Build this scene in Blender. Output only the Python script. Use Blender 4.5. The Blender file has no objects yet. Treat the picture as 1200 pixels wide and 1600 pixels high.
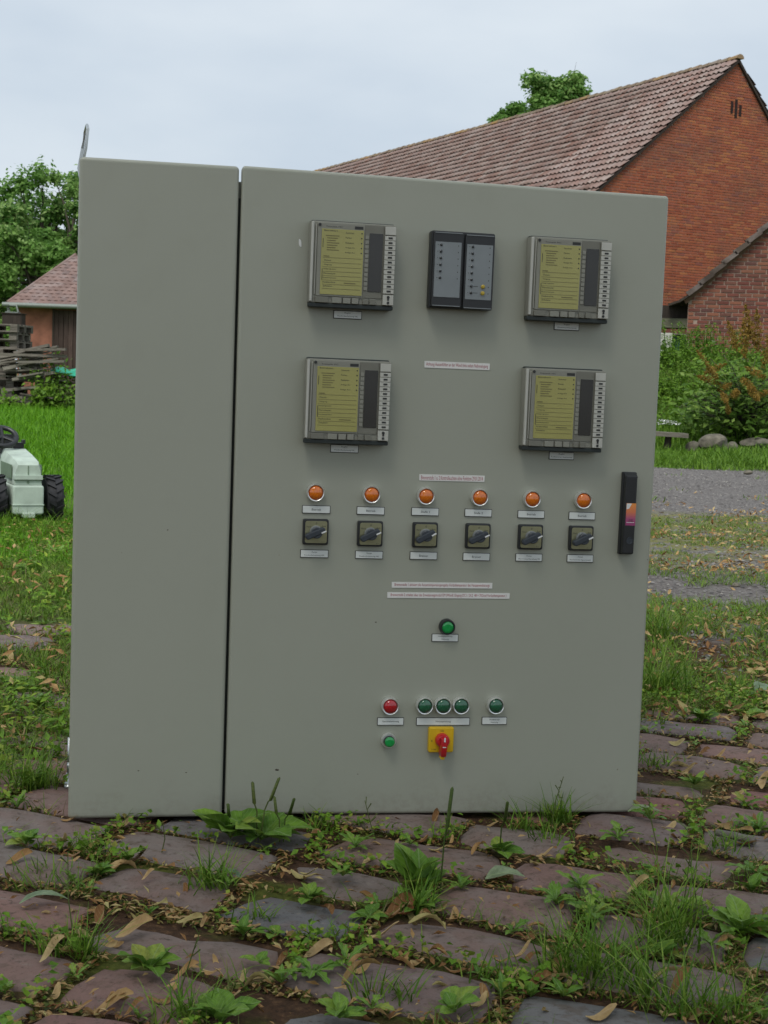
import bpy, math, random
import numpy as np
from mathutils import Vector, Matrix

random.seed(7)
rng = np.random.default_rng(11)
S = bpy.context.scene
COL = S.collection
R = math.radians

# ------------------------------------------------------------------ camera
CAM_H = 0.7557
FPX = 2250.0                      # focal length in pixels of the 1200 x 1600 photograph
PITCH, ROLL = 0.089125, 0.036626
_cx, _sx, _cz, _sz = math.cos(PITCH), math.sin(PITCH), math.cos(ROLL), math.sin(ROLL)
RZX = np.array([[_cz, -_sz, 0], [_sz, _cz, 0], [0, 0, 1]]) @ np.array([[1, 0, 0], [0, _cx, -_sx], [0, _sx, _cx]])


def lv(v):                        # level frame (right, down, forward) -> world (X, Y, Z)
    return Vector((v[0], v[2], -v[1]))


cam = bpy.data.cameras.new('camera')
cam.lens = 36 * FPX / 1600
cam.sensor_width = 36
cam.clip_start, cam.clip_end = 0.05, 2000
cam.dof.use_dof = True
cam.dof.focus_distance = 2.42
cam.dof.aperture_fstop = 28
camo = bpy.data.objects.new('camera', cam)
COL.objects.link(camo)
ax, ay, az = lv(RZX[0]), -lv(RZX[1]), -lv(RZX[2])
camo.matrix_world = Matrix(((ax.x, ay.x, az.x, 0), (ax.y, ay.y, az.y, 0), (ax.z, ay.z, az.z, CAM_H), (0, 0, 0, 1)))
S.camera = camo


def pix(p):                       # world point -> photograph pixel (to choose which pieces show largest)
    c = RZX @ np.array([p[0], -(p[2] - CAM_H), p[1]])
    return 600 + FPX * c[0] / c[2], 800 + FPX * c[1] / c[2], c[2]


def ray(px, py):
    return lv(RZX.T @ np.array([(px - 600) / FPX, (py - 800) / FPX, 1.0]))


def gp(px, py, z=0.0):            # where the sight line meets the level z
    d = ray(px, py)
    s = (z - CAM_H) / d.z
    return Vector((d.x * s, d.y * s, z))


def at(px, py, Y):                # point at distance Y
    d = ray(px, py)
    s = Y / d.y
    return Vector((d.x * s, Y, CAM_H + d.z * s))


# ------------------------------------------------------------------ world, sun, exposure
SUN_EL, SUN_AZ = 55, 200           # azimuth measured from +Y towards +X
W = bpy.data.worlds.new('World')
S.world = W
W.use_nodes = True
nt = W.node_tree
nt.nodes.clear()
n_out = nt.nodes.new('ShaderNodeOutputWorld')
n_bg = nt.nodes.new('ShaderNodeBackground')
n_bg.inputs['Strength'].default_value = 0.1
n_sky = nt.nodes.new('ShaderNodeTexSky')
n_sky.sky_type = 'NISHITA'
n_sky.sun_disc = False
n_sky.sun_elevation = R(SUN_EL)
n_sky.sun_rotation = R(SUN_AZ)
n_sky.air_density = 1.2
n_sky.dust_density = 2.0
n_tc = nt.nodes.new('ShaderNodeTexCoord')
n_map = nt.nodes.new('ShaderNodeMapping')
n_map.inputs['Scale'].default_value = (1.0, 1.0, 2.6)
n_noise = nt.nodes.new('ShaderNodeTexNoise')
n_noise.inputs['Scale'].default_value = 2.6
n_noise.inputs['Detail'].default_value = 5
n_noise.inputs['Roughness'].default_value = 0.5
n_ramp = nt.nodes.new('ShaderNodeValToRGB')
n_ramp.color_ramp.elements[0].position = 0.33
n_ramp.color_ramp.elements[0].color = (2.95, 3.45, 4.05, 1)
n_ramp.color_ramp.elements[1].position = 0.66
n_ramp.color_ramp.elements[1].color = (4.15, 4.52, 4.85, 1)
n_mix = nt.nodes.new('ShaderNodeMix')
n_mix.data_type = 'RGBA'
n_mix.inputs[0].default_value = 0.93
L = nt.links.new
L(n_tc.outputs['Generated'], n_map.inputs['Vector'])
L(n_map.outputs['Vector'], n_noise.inputs['Vector'])
L(n_noise.outputs['Fac'], n_ramp.inputs['Fac'])
L(n_sky.outputs['Color'], n_mix.inputs[6])
L(n_ramp.outputs['Color'], n_mix.inputs[7])
L(n_mix.outputs[2], n_bg.inputs['Color'])
L(n_bg.outputs['Background'], n_out.inputs['Surface'])

sun = bpy.data.lights.new('sun', 'SUN')
sun.energy = 1.5
sun.angle = R(25)
sun.color = (1.0, 0.97, 0.92)
suno = bpy.data.objects.new('sun', sun)
COL.objects.link(suno)
_d = Vector((math.sin(R(SUN_AZ)) * math.cos(R(SUN_EL)), math.cos(R(SUN_AZ)) * math.cos(R(SUN_EL)), math.sin(R(SUN_EL))))
suno.rotation_euler = _d.to_track_quat('Z', 'Y').to_euler()

S.view_settings.view_transform = 'Standard'
S.view_settings.look = 'None'
S.view_settings.exposure = 0.85
S.view_settings.gamma = 1.0
S.view_settings.use_curve_mapping = False
S.render.engine = 'CYCLES'
S.cycles.max_bounces = 6
S.cycles.transparent_max_bounces = 6
S.cycles.use_denoising = True


# ------------------------------------------------------------------ helpers: materials
def srgb(r, g, b):
    f = lambda c: (c / 255 / 12.92) if c / 255 <= 0.04045 else ((c / 255 + 0.055) / 1.055) ** 2.4
    return (f(r), f(g), f(b))


class Mat:
    """Small builder for a procedural material."""

    def __init__(self, name, rough=0.6, metal=0.0, spec=0.5):
        self.m = bpy.data.materials.new(name)
        self.m.use_nodes = True
        self.t = self.m.node_tree
        self.b = self.t.nodes['Principled BSDF']
        self.out = self.t.nodes['Material Output']
        self.b.inputs['Roughness'].default_value = rough
        self.b.inputs['Metallic'].default_value = metal
        self.b.inputs['Specular IOR Level'].default_value = spec

    def n(self, t, **kw):
        nd = self.t.nodes.new('ShaderNode' + t)
        for k, v in kw.items():
            setattr(nd, k, v)
        return nd

    def l(self, a, b):
        self.t.links.new(a, b)

    def coord(self, kind='Object', scale=(1, 1, 1)):
        tc = self.n('TexCoord')
        mp = self.n('Mapping')
        mp.inputs['Scale'].default_value = scale
        self.l(tc.outputs[kind], mp.inputs['Vector'])
        return mp.outputs['Vector']

    def wpos(self):
        return self.n('NewGeometry').outputs['Position']

    def noise(self, vec, scale, detail=4, rough=0.55):
        nd = self.n('TexNoise')
        nd.inputs['Scale'].default_value = scale
        nd.inputs['Detail'].default_value = detail
        nd.inputs['Roughness'].default_value = rough
        if vec is not None:
            self.l(vec, nd.inputs['Vector'])
        return nd.outputs['Fac']

    def ramp(self, fac, stops, interp='LINEAR'):
        nd = self.n('ValToRGB')
        cr = nd.color_ramp
        cr.interpolation = interp
        while len(cr.elements) < len(stops):
            cr.elements.new(0.5)
        for e, (p, c) in zip(cr.elements, stops):
            e.position = p
            e.color = (*c, 1) if len(c) == 3 else c
        self.l(fac, nd.inputs['Fac'])
        return nd.outputs['Color']

    def mix(self, fac, a, b, mode='MIX'):
        nd = self.n('Mix', data_type='RGBA', blend_type=mode)
        for s, v in ((0, fac), (6, a), (7, b)):
            if isinstance(v, (int, float)):
                nd.inputs[s].default_value = v
            elif isinstance(v, tuple):
                nd.inputs[s].default_value = (*v, 1)
            else:
                self.l(v, nd.inputs[s])
        return nd.outputs[2]

    def math(self, op, a, b=0.0, clamp=False):
        nd = self.n('Math', operation=op, use_clamp=clamp)
        for i, v in ((0, a), (1, b)):
            if isinstance(v, (int, float)):
                nd.inputs[i].default_value = v
            else:
                self.l(v, nd.inputs[i])
        return nd.outputs[0]

    def maprange(self, v, a, b, c=0.0, d=1.0, smooth=True):
        nd = self.n('MapRange', interpolation_type='SMOOTHSTEP' if smooth else 'LINEAR')
        self.l(v, nd.inputs[0])
        for i, x in enumerate((a, b, c, d)):
            nd.inputs[i + 1].default_value = x
        return nd.outputs[0]

    def rnd(self):                # one random number per object plus the 'rnd' attribute of joined pieces
        oi = self.n('ObjectInfo')
        at_ = self.n('Attribute', attribute_name='rnd')
        s = self.math('ADD', oi.outputs['Random'], at_.outputs['Fac'])
        return self.math('FRACT', s)

    def color(self, c):
        if isinstance(c, tuple):
            self.b.inputs['Base Color'].default_value = (*c, 1)
        else:
            self.l(c, self.b.inputs['Base Color'])
        return self

    def roughness(self, v):
        self.l(v, self.b.inputs['Roughness'])
        return self

    def bump(self, h, strength=0.3, dist=0.01):
        nd = self.n('Bump')
        nd.inputs['Strength'].default_value = strength
        nd.inputs['Distance'].default_value = dist
        self.l(h, nd.inputs['Height'])
        self.l(nd.outputs['Normal'], self.b.inputs['Normal'])
        return self

    def translucent(self, amount, col):
        tr = self.n('BsdfTranslucent')
        if isinstance(col, tuple):
            tr.inputs['Color'].default_value = (*col, 1)
        else:
            self.l(col, tr.inputs['Color'])
        mx = self.n('MixShader')
        mx.inputs[0].default_value = amount
        self.l(self.b.outputs[0], mx.inputs[1])
        self.l(tr.outputs[0], mx.inputs[2])
        self.l(mx.outputs[0], self.out.inputs['Surface'])
        return self


def plain(name, col, rough=0.5, metal=0.0, spec=0.5, var=0.12, scale=25, bump=0.0, coat=0.0):
    k = Mat(name, rough, metal, spec)
    v = k.noise(k.coord(), scale, 5)
    lo = tuple(c * (1 - var) for c in col)
    hi = tuple(min(1, c * (1 + var)) for c in col)
    k.color(k.ramp(v, [(0.3, lo), (0.7, hi)]))
    if bump:
        k.bump(v, bump, 0.003)
    if coat:
        k.b.inputs['Coat Weight'].default_value = coat
        k.b.inputs['Coat Roughness'].default_value = 0.08
    return k.m


def leafmat(name, stops, trans=0.25, rough=0.5, dry=False):
    k = Mat(name, rough, 0, 0.18)
    c = k.ramp(k.rnd(), stops)
    v = k.noise(k.coord('Object'), 60, 3)
    c = k.mix(k.maprange(v, 0.35, 0.7, 0, 0.45), c, (0.16, 0.07, 0.02) if dry else (0.02, 0.05, 0.012))
    h = v
    if name in ('broad weed leaf', 'dry brown leaf', 'pale fallen leaf'):
        sp = k.n('SeparateXYZ')
        k.l(k.coord('Object'), sp.inputs[0])
        ax_ = k.math('ABSOLUTE', sp.outputs[0])
        mid = k.maprange(ax_, 0.0006, 0.0016, 1, 0)
        side = k.math('SINE', k.math('MULTIPLY', k.math('SUBTRACT', sp.outputs[1], k.math('MULTIPLY', ax_, 1.1)), 750.0))
        sv = k.math('MULTIPLY', k.maprange(side, 0.75, 0.98, 0, 1), 0.45)
        vn = k.math('MAXIMUM', mid, sv)
        c = k.mix(k.math('MULTIPLY', vn, 0.4), c, (0.5, 0.36, 0.2) if dry else (0.33, 0.44, 0.2))
        h = k.math('SUBTRACT', v, k.math('MULTIPLY', vn, 0.8))
    k.color(c)
    k.bump(h, 0.45, 0.002)
    if trans:
        k.translucent(trans, c)
    return k.m


# ------------------------------------------------------------------ helpers: meshes and objects
class PB:
    """Collects polygons for ONE mesh."""

    def __init__(self):
        self.v, self.f, self.mi, self.r = [], [], [], []

    def add(self, verts, faces, mi=0, r=0.0):
        o = len(self.v)
        self.v.extend([tuple(x) for x in verts])
        self.f.extend([tuple(i + o for i in f) for f in faces])
        self.mi.extend([mi] * len(faces))
        self.r.extend([r] * len(verts))
        return self

    def box(self, x0, x1, y0, y1, z0, z1, mi=0, r=0.0, tf=None):
        v = [(x0, y0, z0), (x1, y0, z0), (x1, y1, z0), (x0, y1, z0), (x0, y0, z1), (x1, y0, z1), (x1, y1, z1), (x0, y1, z1)]
        if tf is not None:
            v = [tf(p) for p in v]
        return self.add(v, [(0, 3, 2, 1), (4, 5, 6, 7), (0, 1, 5, 4), (1, 2, 6, 5), (2, 3, 7, 6), (3, 0, 4, 7)], mi, r)

    def plate(self, x0, x1, z0, z1, yb, yf, rad=0.004, bev=0.002, mi=0, seg=3, bseg=2, back=True):
        """Rounded plate in the XZ plane from y=yb (back) to y=yf (front, towards -Y)."""
        rad = max(rad, 1e-5)

        def ring(ins, y):
            rr = max(rad - ins, 1e-5)
            out = []
            for cx, cz, a0 in ((x1 - ins - rr, z1 - ins - rr, 0), (x0 + ins + rr, z1 - ins - rr, 90), (x0 + ins + rr, z0 + ins + rr, 180), (x1 - ins - rr, z0 + ins + rr, 270)):
                for k in range(seg + 1):
                    a = R(a0 + 90 * k / seg)
                    out.append((cx + rr * math.cos(a), y, cz + rr * math.sin(a)))
            return out
        rings = [ring(0, yb)]
        for k in range(bseg + 1):
            a = R(90 * k / bseg)
            rings.append(ring(bev * (1 - math.cos(a)), yf + bev * (1 - math.sin(a))))
        n = len(rings[0])
        vs = [p for rg in rings for p in rg]
        fs = []
        for j in range(len(rings) - 1):
            for i in range(n):
                a, b = j * n + i, j * n + (i + 1) % n
                fs.append((a, b, b + n, a + n))
        fs.append(tuple(range((len(rings) - 1) * n, len(rings) * n)))
        if back:
            fs.append(tuple(reversed(range(n))))
        return self.add(vs, fs, mi)

    def lathe(self, prof, seg=20, c=(0, 0, 0), axis='y', mi=0, cap0=True, cap1=True):
        """prof = list of (radius, distance along axis); axis 'y' points to -Y."""
        vs, fs = [], []
        for r_, h in prof:
            for k in range(seg):
                a = 2 * math.pi * k / seg
                u, w = r_ * math.cos(a), r_ * math.sin(a)
                if axis == 'y':
                    vs.append((c[0] + u, c[1] - h, c[2] + w))
                elif axis == 'x':
                    vs.append((c[0] + h, c[1] + u, c[2] + w))
                else:
                    vs.append((c[0] + u, c[1] + w, c[2] + h))
        for j in range(len(prof) - 1):
            for k in range(seg):
                a, b = j * seg + k, j * seg + (k + 1) % seg
                fs.append((a, b, b + seg, a + seg) if axis != 'x' else (a, a + seg, b + seg, b))
        if cap0:
            fs.append(tuple(reversed(range(seg))))
        if cap1:
            fs.append(tuple(range((len(prof) - 1) * seg, len(prof) * seg)))
        return self.add(vs, fs, mi)

    def tube(self, path, rad, seg=6, mi=0, r=0.0, caps=True):
        path = [Vector(p) for p in path]
        rads = rad if isinstance(rad, (list, tuple)) else [rad] * len(path)
        vs, fs = [], []
        for i, p in enumerate(path):
            d = (path[min(i + 1, len(path) - 1)] - path[max(i - 1, 0)]).normalized()
            a = d.orthogonal().normalized() if abs(d.z) > 0.9 else d.cross(Vector((0, 0, 1))).normalized()
            b = d.cross(a)
            for k in range(seg):
                t = 2 * math.pi * k / seg
                vs.append(p + rads[i] * (math.cos(t) * a + math.sin(t) * b))
        for i in range(len(path) - 1):
            for k in range(seg):
                q, w = i * seg + k, i * seg + (k + 1) % seg
                fs.append((q, w, w + seg, q + seg))
        if caps:
            fs.append(tuple(reversed(range(seg))))
            fs.append(tuple(range((len(path) - 1) * seg, len(path) * seg)))
        return self.add(vs, fs, mi, r)

    def mesh(self, name, mats, smooth=None):
        me = bpy.data.meshes.new(name)
        me.from_pydata([tuple(v) for v in self.v], [], self.f)
        for m in (mats if isinstance(mats, (list, tuple)) else [mats]):
            me.materials.append(m)
        me.polygons.foreach_set('material_index', self.mi)
        if any(self.r):
            a = me.attributes.new('rnd', 'FLOAT', 'POINT')
            a.data.foreach_set('value', self.r)
        if smooth is not None:
            me.polygons.foreach_set('use_smooth', [True] * len(me.polygons))
            if smooth < 180:
                me.set_sharp_from_angle(angle=R(smooth))
            big = [i for i, f in enumerate(self.f) if len(f) > 4]
            for i in big:
                me.polygons[i].use_smooth = False
        me.update()
        return me


def tag(o, label=None, cat=None, group=None, kind=None):
    if label:
        o['label'] = label
    if cat:
        o['category'] = cat
    if group:
        o['group'] = group
    if kind:
        o['kind'] = kind
    return o


def obj(name, me, parent=None, loc=(0, 0, 0), rot=(0, 0, 0), scale=(1, 1, 1)):
    o = bpy.data.objects.new(name, me)
    COL.objects.link(o)
    if parent is not None:
        o.parent = parent
    o.location, o.rotation_euler, o.scale = loc, rot, scale
    return o


def empty(name, loc=(0, 0, 0), rz=0.0):
    o = bpy.data.objects.new(name, None)
    o.empty_display_size = 0.1
    COL.objects.link(o)
    o.location = loc
    o.rotation_euler = (0, 0, rz)
    return o


def copy_tree(o, parent=None):
    c = o.copy()
    COL.objects.link(c)
    if parent is not None:
        c.parent = parent
    for ch in list(o.children):
        copy_tree(ch, c)
    return c


def npmesh(name, verts, quads, rnd, mats, midx=None):
    """Mesh straight from numpy arrays (quads)."""
    me = bpy.data.meshes.new(name)
    nv, nf = len(verts), len(quads)
    k = quads.shape[1]
    me.vertices.add(nv)
    me.vertices.foreach_set('co', verts.astype(np.float32).ravel())
    me.loops.add(nf * k)
    me.loops.foreach_set('vertex_index', quads.astype(np.int32).ravel())
    me.polygons.add(nf)
    me.polygons.foreach_set('loop_start', np.arange(0, nf * k, k, dtype=np.int32))
    for m in (mats if isinstance(mats, (list, tuple)) else [mats]):
        me.materials.append(m)
    if midx is not None:
        me.polygons.foreach_set('material_index', midx.astype(np.int32))
    a = me.attributes.new('rnd', 'FLOAT', 'POINT')
    a.data.foreach_set('value', rnd.astype(np.float32))
    me.update(calc_edges=True)
    me.validate()
    return me


def blades(base, length, width, lean, name, mat, seg=3, droop=0.5, rnd=None):
    """Tapered curved grass blades; arrays of N."""
    n = len(base)
    az_ = rng.uniform(0, 2 * np.pi, n)
    d = np.c_[np.cos(az_), np.sin(az_), np.zeros(n)]
    fa = az_ + np.pi / 2 + rng.uniform(-0.7, 0.7, n)
    s = np.c_[np.cos(fa), np.sin(fa), np.zeros(n)]
    rows = []
    for k in range(seg + 1):
        t = k / seg
        out = lean * (t + droop * t * t)
        up = t * (1 - 0.35 * lean * t * (1 + droop))
        c = base + d * (length * out)[:, None] + np.c_[np.zeros((n, 2)), length * np.maximum(up, 0.05 * t)]
        wdt = width * (1 - 0.88 * t ** 1.5) * 0.5
        rows += [c - s * wdt[:, None], c + s * wdt[:, None]]
    V = np.stack(rows, 1).reshape(-1, 3)
    q = []
    for k in range(seg):
        q.append([2 * k, 2 * k + 1, 2 * k + 3, 2 * k + 2])
    q = np.array(q)
    Q = (np.arange(n)[:, None, None] * (2 * (seg + 1)) + q[None]).reshape(-1, 4)
    rv = rng.uniform(0, 1, n) if rnd is None else rnd
    return npmesh(name, V, Q, np.repeat(rv * 0.999, 2 * (seg + 1)), mat)


def cards(cen, size, nrm, name, mat, rnd=None, aspect=0.6, fold=0.25):
    """Leaf-sized folded diamonds: two quads per leaf sharing a midrib."""
    n = len(cen)
    nrm = nrm / (np.linalg.norm(nrm, axis=1, keepdims=True) + 1e-9)
    t = rng.normal(size=(n, 3))
    t -= nrm * (t * nrm).sum(1, keepdims=True)
    t /= np.linalg.norm(t, axis=1, keepdims=True)
    b = np.cross(nrm, t)
    s = size[:, None]
    p0 = cen - t * s * 0.5
    p3 = cen + t * s * 0.5
    m1 = cen - t * s * 0.12
    l1 = m1 + b * s * aspect * 0.5 + nrm * s * fold * 0.4
    r1 = m1 - b * s * aspect * 0.5 + nrm * s * fold * 0.4
    V = np.stack([p0, l1, p3, r1, m1 + t * s * 0.24], 1).reshape(-1, 3)
    q = np.array([[0, 4, 2, 1], [0, 3, 2, 4]])
    Q = (np.arange(n)[:, None, None] * 5 + q[None]).reshape(-1, 4)
    rv = rng.uniform(0, 1, n) if rnd is None else rnd
    return npmesh(name, V, Q, np.repeat(np.clip(rv, 0, 0.999), 5), mat)


def vnoise(x, y, s, seed=0):
    """Smooth value noise for patchy scattering."""
    g = np.random.default_rng(seed).uniform(0, 1, (64, 64))
    x, y = np.asarray(x) / s + 31.3, np.asarray(y) / s + 17.7
    i, j = np.floor(x).astype(int), np.floor(y).astype(int)
    u, v = x - i, y - j
    u, v = u * u * (3 - 2 * u), v * v * (3 - 2 * v)
    a, b, c, d = g[i % 64, j % 64], g[(i + 1) % 64, j % 64], g[i % 64, (j + 1) % 64], g[(i + 1) % 64, (j + 1) % 64]
    return a * (1 - u) * (1 - v) + b * u * (1 - v) + c * (1 - u) * v + d * u * v


def text_mesh(name, body, mat, w=None, h=None, cx=0, cz=0, y=0, size=0.01, align='CENTER'):
    """Flat lettering standing in the XZ plane facing -Y, fitted to w (condensed if need be)."""
    cu = bpy.data.curves.new(name, 'FONT')
    cu.body = body
    cu.size = size
    cu.align_x = align
    cu.align_y = 'CENTER'
    cu.resolution_u = 2
    t = bpy.data.objects.new(name, cu)
    COL.objects.link(t)
    me = bpy.data.meshes.new_from_object(t)
    bpy.data.objects.remove(t)
    bpy.data.curves.remove(cu)
    n = len(me.vertices)
    co = np.zeros(n * 3, np.float32)
    me.vertices.foreach_get('co', co)
    co = co.reshape(-1, 3)
    if n:
        x0, x1 = co[:, 0].min(), co[:, 0].max()
        z0, z1 = co[:, 1].min(), co[:, 1].max()
        if w:
            co[:, 0] = (co[:, 0] - (x0 + x1) / 2) * (w / max(1e-6, x1 - x0)) + (0 if align == 'CENTER' else w / 2)
        if h:
            co[:, 1] = (co[:, 1] - (z0 + z1) / 2) * (h / max(1e-6, z1 - z0))
    new = np.c_[co[:, 0] + cx, np.full(n, y), co[:, 1] + cz]
    me.vertices.foreach_set('co', new.astype(np.float32).ravel())
    me.name = name
    me.materials.clear()
    me.materials.append(mat)
    me.update()
    return me


def join_meshes(name, mes, mat):
    p = PB()
    for me in mes:
        p.add([v.co[:] for v in me.vertices], [tuple(f.vertices) for f in me.polygons])
    return p.mesh(name, mat)


# ------------------------------------------------------------------ materials
def mk_ground():
    k = Mat('ground soil gravel and turf', 0.95, 0, 0.2)
    pos = k.wpos()
    sep = k.n('SeparateXYZ')
    k.l(pos, sep.inputs[0])
    X, Y = sep.outputs[0], sep.outputs[1]
    big = k.noise(pos, 0.9, 4)
    mid = k.noise(pos, 4.5, 5)
    fine = k.noise(pos, 85, 7, 0.75)
    vor = k.n('TexVoronoi')
    vor.inputs['Scale'].default_value = 75
    k.l(pos, vor.inputs['Vector'])
    soil = k.ramp(fine, [(0.3, (0.028, 0.017, 0.01)), (0.55, (0.085, 0.045, 0.024)), (0.75, (0.2, 0.115, 0.055))])
    moss = k.ramp(fine, [(0.35, (0.05, 0.06, 0.01)), (0.7, (0.13, 0.14, 0.025))])
    soil = k.mix(k.maprange(mid, 0.5, 0.62), soil, moss)
    grit = k.ramp(vor.outputs['Color'], [(0.0, (0.09, 0.08, 0.075)), (0.5, (0.16, 0.148, 0.14)), (0.9, (0.25, 0.235, 0.22))])
    gravel = k.mix(k.maprange(fine, 0.35, 0.7), k.mix(0.35, grit, (0.09, 0.08, 0.075)), grit)
    turf = k.ramp(fine, [(0.3, (0.04, 0.08, 0.01)), (0.7, (0.11, 0.19, 0.022))])
    dryturf = k.ramp(fine, [(0.3, (0.11, 0.12, 0.025)), (0.7, (0.22, 0.21, 0.055))])
    # along the yard: soil under the paving, dark gravel, patchy turf, gravel road, verge
    yw = k.math('ADD', Y, k.math('MULTIPLY', k.math('SUBTRACT', big, 0.5), 1.6))
    c = k.mix(k.maprange(yw, 4.0, 4.5), soil, k.mix(0.12, gravel, soil))
    c = k.mix(k.math('MULTIPLY', k.maprange(yw, 6.1, 6.9), 0.8), c, k.mix(k.maprange(mid, 0.45, 0.65), dryturf, gravel))
    c = k.mix(k.maprange(yw, 8.6, 9.6), c, gravel)
    c = k.mix(k.maprange(yw, 14.6, 15.6), c, turf)
    xw = k.math('ADD', X, k.math('MULTIPLY', k.math('SUBTRACT', big, 0.5), 0.9))
    lawn = k.math('MULTIPLY', k.maprange(xw, 0.3, -0.1), k.maprange(yw, 3.6, 4.6))
    c = k.mix(lawn, c, k.mix(k.math('MULTIPLY', k.maprange(mid, 0.42, 0.6), k.maprange(yw, 9, 6)), turf, soil))
    k.color(c)
    k.bump(k.math('ADD', fine, k.math('MULTIPLY', vor.outputs['Distance'], 0.6)), 0.6, 0.012)
    return k.m


def mk_paver():
    k = Mat('worn klinker paving', 0.85, 0, 0.16)
    vec = k.coord('Object')
    oi = k.n('ObjectInfo')
    va = k.n('VectorMath', operation='ADD')
    k.l(vec, va.inputs[0])
    k.l(oi.outputs['Random'], va.inputs[1])
    vs = k.n('VectorMath', operation='SCALE')
    k.l(oi.outputs['Location'], vs.inputs[0])
    vs.inputs['Scale'].default_value = 1.7
    k.l(vs.outputs[0], va.inputs[1])
    p = va.outputs[0]
    base = k.ramp(oi.outputs['Random'], [(0.0, (0.2, 0.13, 0.105)), (0.28, (0.225, 0.172, 0.148)), (0.42, (0.165, 0.158, 0.152)), (0.55, (0.155, 0.15, 0.15)), (0.7, (0.25, 0.145, 0.118)), (0.85, (0.2, 0.162, 0.14)), (1.0, (0.235, 0.105, 0.085))])
    n1, n2 = k.noise(p, 13, 5), k.noise(p, 90, 6, 0.7)
    base = k.mix(k.maprange(n1, 0.4, 0.68, 0, 0.6), base, k.mix(0.5, base, (0.215, 0.2, 0.185)))
    base = k.mix(k.maprange(n1, 0.5, 0.34, 0, 0.4), base, (0.21, 0.125, 0.1))
    n3 = k.noise(p, 38, 6, 0.7)
    base = k.mix(k.maprange(n3, 0.5, 0.66, 0, 0.6), base, (0.115, 0.083, 0.058))
    base = k.mix(k.maprange(n3, 0.42, 0.3, 0, 0.5), base, (0.28, 0.24, 0.2))
    base = k.mix(k.maprange(n2, 0.54, 0.7, 0, 0.75), base, (0.055, 0.04, 0.03))
    base = k.mix(k.maprange(n2, 0.36, 0.22, 0, 0.7), base, (0.29, 0.265, 0.24))
    sep = k.n('SeparateXYZ')
    k.l(vec, sep.inputs[0])
    low = k.math('ADD', sep.outputs[2], k.math('MULTIPLY', k.math('SUBTRACT', n1, 0.5), 0.02))
    base = k.mix(k.maprange(low, -0.004, -0.016), base, (0.055, 0.038, 0.022))
    k.color(base)
    k.roughness(k.maprange(n1, 0.3, 0.7, 0.7, 0.95))
    k.bump(k.math('ADD', n2, k.math('ADD', k.math('MULTIPLY', n1, 1.5), n3)), 0.6, 0.005)
    return k.m


def mk_brick(name, stops):
    k = Mat(name, 0.9, 0, 0.2)
    c = k.ramp(k.rnd(), stops)
    pos = k.wpos()
    n1 = k.noise(pos, 9, 5)
    n0 = k.noise(pos, 0.8, 4)
    c = k.mix(k.maprange(n1, 0.45, 0.75, 0, 0.35), c, (0.1, 0.045, 0.035))
    c = k.mix(k.maprange(n0, 0.48, 0.68, 0, 0.42), c, (0.17, 0.085, 0.06))
    k.color(c)
    k.bump(n1, 0.3, 0.01)
    return k.m


def mk_tile(name, stops, lichen=0.5):
    k = Mat(name, 0.82, 0, 0.3)
    pos = k.wpos()
    c = k.ramp(k.rnd(), stops)
    n1, n2 = k.noise(pos, 2.2, 5), k.noise(pos, 14, 5, 0.65)
    c = k.mix(k.maprange(n1, 0.45, 0.7, 0, 0.5), c, (0.3, 0.25, 0.235))
    c = k.mix(k.maprange(n2, 0.6, 0.75, 0, lichen), c, (0.07, 0.055, 0.045))
    k.color(c)
    k.bump(n2, 0.25, 0.01)
    return k.m


def mk_wood(name, dark, light, scale=(40, 40, 3), rough=0.85):
    k = Mat(name, rough, 0, 0.2)
    v = k.noise(k.coord('Object', scale), 1.0, 6, 0.65)
    r_ = k.rnd()
    c = k.ramp(v, [(0.3, dark), (0.7, light)])
    c = k.mix(k.maprange(r_, 0, 1, 0, 0.5), c, tuple(x * 0.55 for x in dark))
    k.color(c)
    k.bump(v, 0.4, 0.004)
    return k.m


def mk_paint():
    k = Mat('pebble grey powder coat', 0.36, 0, 0.45)
    vec = k.coord('Object')
    n1 = k.noise(vec, 2.2, 4)
    n2 = k.noise(vec, 420, 2)
    c = k.ramp(n1, [(0.3, (0.345, 0.352, 0.284)), (0.7, (0.36, 0.366, 0.298))])
    n4 = k.noise(vec, 16, 5, 0.6)
    c = k.mix(k.maprange(n4, 0.52, 0.7, 0, 0.06), c, (0.26, 0.255, 0.205))
    sep = k.n('SeparateXYZ')
    k.l(vec, sep.inputs[0])
    n5 = k.noise(vec, 75, 4, 0.7)
    dirt = k.math('MULTIPLY', k.maprange(k.math('ADD', sep.outputs[2], k.math('MULTIPLY', n4, 0.14)), 0.15, 0.03, 0, 0.4), k.maprange(n5, 0.4, 0.62, 0.25, 1))
    c = k.mix(dirt, c, (0.16, 0.14, 0.1))
    sp = k.noise(vec, 55, 2)
    c = k.mix(k.maprange(sp, 0.77, 0.8, 0, 0.6), c, (0.12, 0.1, 0.07))
    k.color(c)
    k.roughness(k.maprange(n4, 0.3, 0.7, 0.3, 0.46))
    k.bump(k.math('ADD', n2, k.math('MULTIPLY', n1, 3.0)), 0.12, 0.0006)
    return k.m


def mk_lens(name, col, deep):
    k = Mat(name, 0.12, 0, 0.6)
    lw = k.n('LayerWeight')
    lw.inputs[0].default_value = 0.35
    n1 = k.noise(k.coord('Object'), 260, 2)
    c = k.mix(k.maprange(n1, 0.35, 0.65, 0, 0.35), col, deep)
    k.color(k.mix(lw.outputs['Facing'], c, deep))
    k.b.inputs['Coat Weight'].default_value = 0.6
    return k.m


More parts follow.
